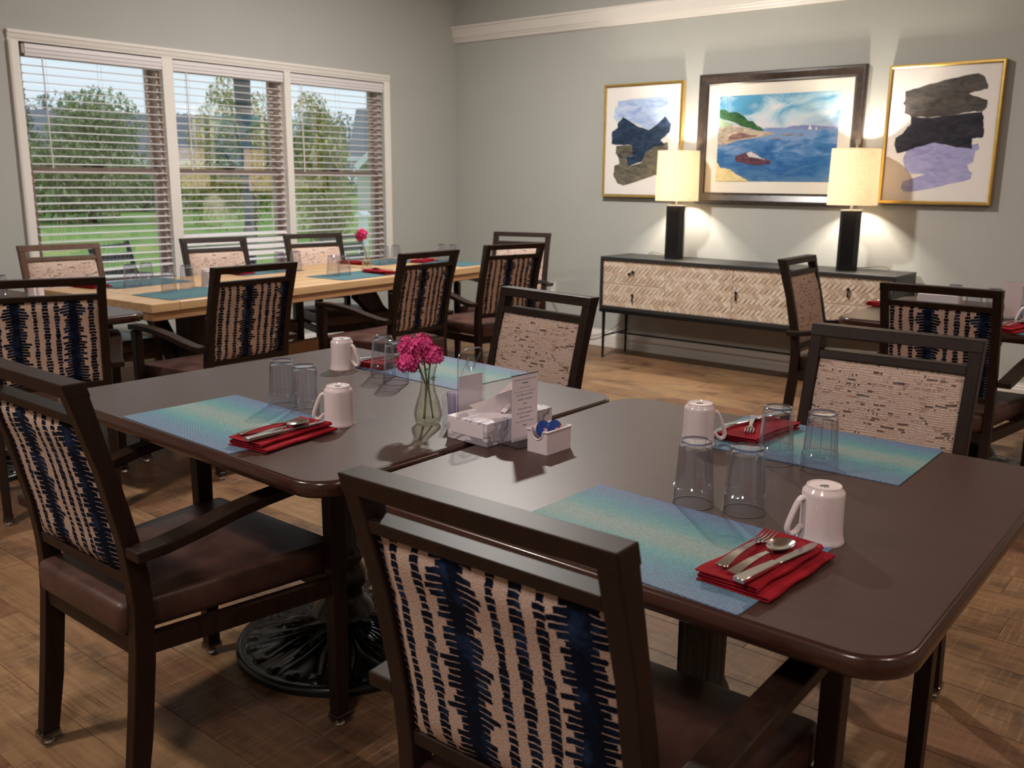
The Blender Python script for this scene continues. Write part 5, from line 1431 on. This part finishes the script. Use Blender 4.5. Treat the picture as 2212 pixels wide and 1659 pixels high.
def frame_sections(m, W, H, sec):
    """mitred frame: sec = list of (inset from the outer edge, distance from the wall)"""
    rings = []
    for ins, d in sec:
        a, b = W / 2 - ins, H / 2 - ins
        rings.append([m.bm.verts.new((x, -d, z)) for x, z in ((-a, -b), (a, -b), (a, b), (-a, b))])
    n = len(rings)
    for i in range(n):
        A, B = rings[i], rings[(i + 1) % n]
        for k in range(4): m.bm.faces.new((A[k], A[(k + 1) % 4], B[(k + 1) % 4], B[k]))
def rough_poly(P, rnd, amp, sub=4):
    out = []
    n = len(P)
    for i in range(n):
        a, b = P[i], P[(i + 1) % n]
        L = math.hypot(b[0] - a[0], b[1] - a[1]) or 1
        for k in range(sub):
            t = k / sub
            o = rnd.uniform(-amp, amp) if k else 0
            out.append((a[0] + (b[0] - a[0]) * t - (b[1] - a[1]) / L * o, a[1] + (b[1] - a[1]) * t + (b[0] - a[0]) / L * o))
    return out
def flat_shape(P, cw, ch, y, name, mat, parent):
    m = MB()
    vs = [Vector(((u - 0.5) * cw, (v - 0.5) * ch, 0)) for u, v in P]
    tris = tessellate_polygon([vs])
    bv = [m.bm.verts.new((v.x, y, v.y)) for v in vs]
    for t in tris:
        a, b, c = (vs[i] for i in t)
        if abs((b - a).cross(c - a).z) < 1e-9: continue
        if (b - a).cross(c - a).z < 0: t = t[::-1]
        try: m.bm.faces.new([bv[i] for i in t])
        except ValueError: pass
    return m.build(name, mat, parent, normals=False)
def abstract(loc, W, H, label, shapes, seed):
    rnd = random.Random(seed)
    p = empty('framed_painting', loc); tag(p, label, 'painting', 'framed pictures above the sideboard')
    m = MB(); frame_sections(m, W, H, [(0, 0), (0, 0.042), (0.004, 0.046), (0.015, 0.046), (0.020, 0.042), (0.020, 0.0)])
    m.build('frame', M['brass'], p)
    cw, ch = W - 0.042, H - 0.042
    c = MB().box((0, -0.017, 0), (cw, 0.034, ch)).build('canvas', M['canvas'], p)
    for i, (nm, P, mat) in enumerate(shapes):
        flat_shape(rough_poly(P, rnd, 0.004), cw, ch, -0.0345 - 0.0004 * i, nm, mat, c)
A_L, A_R, A_S = ART['L'], ART['R'], ART['S']
abstract((-3.892, PY, 1.657), 0.700, 0.860, 'gold framed abstract painting with blue, navy and brown strokes, left of the lamp',
         [('blue_stroke', A_L['blue'], paint('pale_blue_wash', srgb(128, 160, 216), srgb(206, 220, 240), 7)), ('brown_stroke', A_L['brown'], paint('olive_wash', srgb(70, 66, 60), srgb(130, 124, 108), 8)), ('navy_stroke', A_L['navy'], paint('navy_wash', srgb(22, 32, 48), srgb(56, 76, 104), 8))], 1)
abstract((-1.711, PY, 1.657), 0.680, 0.866, 'gold framed abstract painting with grey, black and lilac strokes at the right',
         [('lilac_stroke', A_R['lilac'], paint('lilac_wash', srgb(150, 150, 200), srgb(186, 186, 226), 7)), ('grey_stroke', A_R['grey'], paint('grey_wash', srgb(60, 58, 60), srgb(104, 100, 96), 8)), ('black_stroke', A_R['black'], paint('black_wash', srgb(34, 36, 44), srgb(66, 66, 76), 8))], 2)
# seascape
def seascape(loc, W, H):
    rnd = random.Random(5)
    p = empty('framed_seascape', loc); tag(p, 'seascape watercolour in a wide dark frame between the two lamps', 'painting', 'framed pictures above the sideboard')
    m = MB(); frame_sections(m, W, H, [(0, 0), (0, 0.036), (0.006, 0.044), (0.020, 0.046), (0.060, 0.030), (0.070, 0.032), (0.076, 0.026), (0.076, 0.0)])
    m.build('frame', M['bronze_frame'], p, smooth=20)
    mt = MB().box((0, -0.010, 0), (W - 0.148, 0.020, H - 0.148)).build('mount', M['mount'], p)
    cw, ch = 0.885, 0.600
    nt = NT('watercolour_sky')
    s = nt.sep(nt.coord('Object'))
    nz = nt.noise(nt.coord('Object', (2.2, 1, 4.2)), 1.6, 5, 0.55, 0.8)
    up = nt.m('ADD', nt.m('MULTIPLY', s[2], 1.1), 0.35)
    cl = nt.ramp(nt.m('ADD', nz, nt.m('MULTIPLY', s[2], 0.35)), [(0.40, srgb(222, 220, 222)), (0.52, srgb(176, 208, 222)), (0.66, srgb(84, 154, 194))])
    nt.base(nt.mix(nt.ramp(s[2], [(0.02, (0.75,) * 3), (0.16, (0, 0, 0))]), cl, srgb(214, 206, 214)), 0.6, 0, 0.2)
    sky = MB().poly([(-cw / 2, -0.0205, -ch / 2), (cw / 2, -0.0205, -ch / 2), (cw / 2, -0.0205, ch / 2), (-cw / 2, -0.0205, ch / 2)]).build('sky_wash', nt.mat, mt)
    nt = NT('watercolour_sea')
    s = nt.sep(nt.coord('Object'))
    nz = nt.noise(nt.coord('Object', (3, 1, 9)), 1.5, 5, 0.6, 0.6)
    f = nt.m('ADD', nt.m('MULTIPLY', s[2], -1.4), nt.m('MULTIPLY', nt.m('SUBTRACT', nz, 0.5), 0.9))
    nt.base(nt.ramp(f, [(-0.0, srgb(120, 150, 190)), (0.10, srgb(70, 118, 170)), (0.24, srgb(30, 88, 146)), (0.42, srgb(76, 118, 160)), (0.6, srgb(96, 128, 140))]), 0.6, 0, 0.2)
    mats = dict(sea=nt.mat, far_shore=paint('far_shore_wash', srgb(112, 124, 172), srgb(150, 156, 192), 9), hill=paint('hill_wash', srgb(36, 74, 48), srgb(74, 116, 76), 14), meadow=paint('meadow_wash', srgb(132, 168, 110), srgb(190, 210, 190), 14),
                rocks=paint('rock_wash', srgb(136, 122, 118), srgb(222, 208, 182), 16), rock_shade=paint('rock_shade_wash', srgb(110, 74, 80), srgb(160, 130, 120), 16), island=paint('island_wash', srgb(62, 40, 54), srgb(110, 78, 90), 16), island_light=paint('island_light_wash', srgb(212, 186, 168), srgb(190, 206, 226), 16),
                reef=M['ink'], reef2=M['ink'], reef3=M['ink'], sand=paint('sand_wash', srgb(206, 184, 120), srgb(232, 222, 180), 12), sail=M['mount'], sail2=M['mount'])
    mats['reef'] = mats['reef2'] = mats['reef3'] = paint('reef_wash', srgb(86, 62, 66), srgb(190, 176, 170), 30)
    for i, (k, P) in enumerate(A_S.items()):
        P2 = P if k in ('sea', 'sail', 'sail2') else rough_poly(P, rnd, 0.004, 4)
        P2 = [(min(1, max(0, a)), min(1, max(0, b))) for a, b in P2]
        flat_shape(P2, cw, ch, -0.0212 - 0.0003 * i, k + '_wash', mats[k], mt)
seascape((-2.805, PY, 1.657), 1.215, 0.915)

# ================================================================== table lamps
def table_lamp(x, y, label, W):
    l = empty('table_lamp', (x, y, SZ1)); tag(l, label, 'lamp', 'lamps on the sideboard')
    ph = [(0.068 * math.cos(R(a)) , 0.068 * math.sin(R(a))) for a in (-112, -68, -22, 22, 68, 112, 158, 202)]
    ph = [(-0.050, -0.058), (0.032, -0.058), (0.066, -0.020), (0.066, 0.040), (0.050, 0.058), (-0.032, 0.058), (-0.066, 0.020), (-0.066, -0.040)]
    MB().prism(ph, 'z', 0.0, 0.385).bevel(0.002, 1).build('stone_column', M['lamp_stone'], l, rot=(0, 0, R(20)))
    MB().prism([(a * 1.03, b * 1.03) for a, b in ph], 'z', 0.385, 0.393).build('cap_plate', M['lamp_metal'], l, rot=(0, 0, R(20)))
    MB().lathe([(0.010, 0.393), (0.010, 0.46), (0.016, 0.462), (0.016, 0.53), (0.0, 0.531)], 16).build('socket_stem', M['lamp_metal'], l, smooth=40)
    sh = MB()
    R0, R1, z0, z1 = 0.158, 0.152, 0.425, 0.785
    sh.lathe([(R0, z0), (R1, z1), (R1 - 0.0015, z1), (R0 - 0.0015, z0)], 48, close=True)
    so = sh.build('lampshade', M['shade'], l, smooth=60)
    sp = MB()
    for k in range(3): sp.tube([(0, 0, z1 - 0.006), ((R1 - 0.003) * math.cos(k * 2.0944), (R1 - 0.003) * math.sin(k * 2.0944), z1 - 0.004)], 0.0014, 5)
    sp.tube([((R1 - 0.003) * math.cos(k * PI / 12), (R1 - 0.003) * math.sin(k * PI / 12), z1 - 0.002) for k in range(25)], 0.0018, 5)
    sp.build('shade_spider', M['lamp_metal'], so)
    hp = MB()
    hp.tube([(0.0, -0.012, 0.53), (0, -0.045, 0.60), (0, -0.03, 0.74), (0, 0, 0.780)], 0.0018, 6).tube([(0, 0.012, 0.53), (0, 0.045, 0.60), (0, 0.03, 0.74), (0, 0, 0.780)], 0.0018, 6)
    hp.build('harp', M['lamp_metal'], l)
    MB().tube([(0, 0, 0.778), (0, 0, 0.842)], 0.0065, 10).build('finial', M['lamp_metal'], l, smooth=40)
    MB().ball((0, 0, 0.60), 0.020, 14, 10, (1, 1, 1.25)).build('bulb', M['bulb'], l, smooth=180)
    ld = bpy.data.lights.new('bulb_light', 'POINT'); ld.energy = W; ld.color = (1.0, 0.88, 0.73); ld.shadow_soft_size = 0.04
    place(bpy.data.objects.new('bulb_light', ld), l, (0, 0, 0.60))
    return l
table_lamp(-3.458, 6.185, 'lit table lamp with linen drum shade on the left of the sideboard', 60)
table_lamp(-2.160, 6.185, 'lit table lamp with linen drum shade on the right of the sideboard', 60)

# ================================================================== wall outlet and cords
ol = empty('wall_outlet', (-4.737, YW - 0.004, 0.438)); tag(ol, 'ivory wall outlet with a plugged cord left of the sideboard', 'outlet')
MB().box((0, 0, 0), (0.072, 0.007, 0.116)).bevel(0.002, 1).build('cover_plate', M['outlet'], ol)
for s in (-1, 1):
    MB().box((0, -0.004, s * 0.022), (0.034, 0.003, 0.028)).bevel(0.001, 1).build('receptacle', M['trim'], ol)
MB().box((0, -0.016, -0.022), (0.026, 0.022, 0.022)).bevel(0.003).build('plug', M['plastic_white'], ol)
cm = plain('pale_lamp_cord', srgb(150, 140, 128), 0.6)
def cord(pts, label):
    P = [Vector(p) for p in pts]
    for _ in range(2):
        Q = [P[0]]
        for a, b in zip(P, P[1:]): Q += [a * 0.75 + b * 0.25, a * 0.25 + b * 0.75]
        P = Q + [P[-1]]
    tag(MB().tube(P, 0.0032, 6).build('lamp_cord', cm, smooth=60), label, 'cord', 'lamp cords')
cord([(-4.737, YW - 0.034, 0.416), (-4.72, YW - 0.06, 0.39), (-4.66, YW - 0.03, 0.26), (-4.55, YW - 0.03, 0.12), (-4.40, YW - 0.04, 0.06), (-4.20, YW - 0.04, 0.10), (-4.02, YW - 0.020, 0.22), (-3.85, YW - 0.010, 0.40), (-3.80, YW - 0.010, 0.79)], 'thin pale cord looping from the wall outlet to behind the sideboard')
cord([(-3.80, YW - 0.012, 0.80), (-3.76, YW - 0.014, 0.812), (-3.66, 6.34, 0.80), (-3.54, 6.26, 0.7915)], 'thin cord behind the left lamp on the sideboard')
cord([(-2.20, 6.28, 0.7915), (-2.08, 6.32, 0.798), (-1.98, YW - 0.016, 0.815), (-1.93, YW - 0.012, 0.79), (-1.93, YW - 0.012, 0.60)], 'thin cord behind the right lamp on the sideboard')
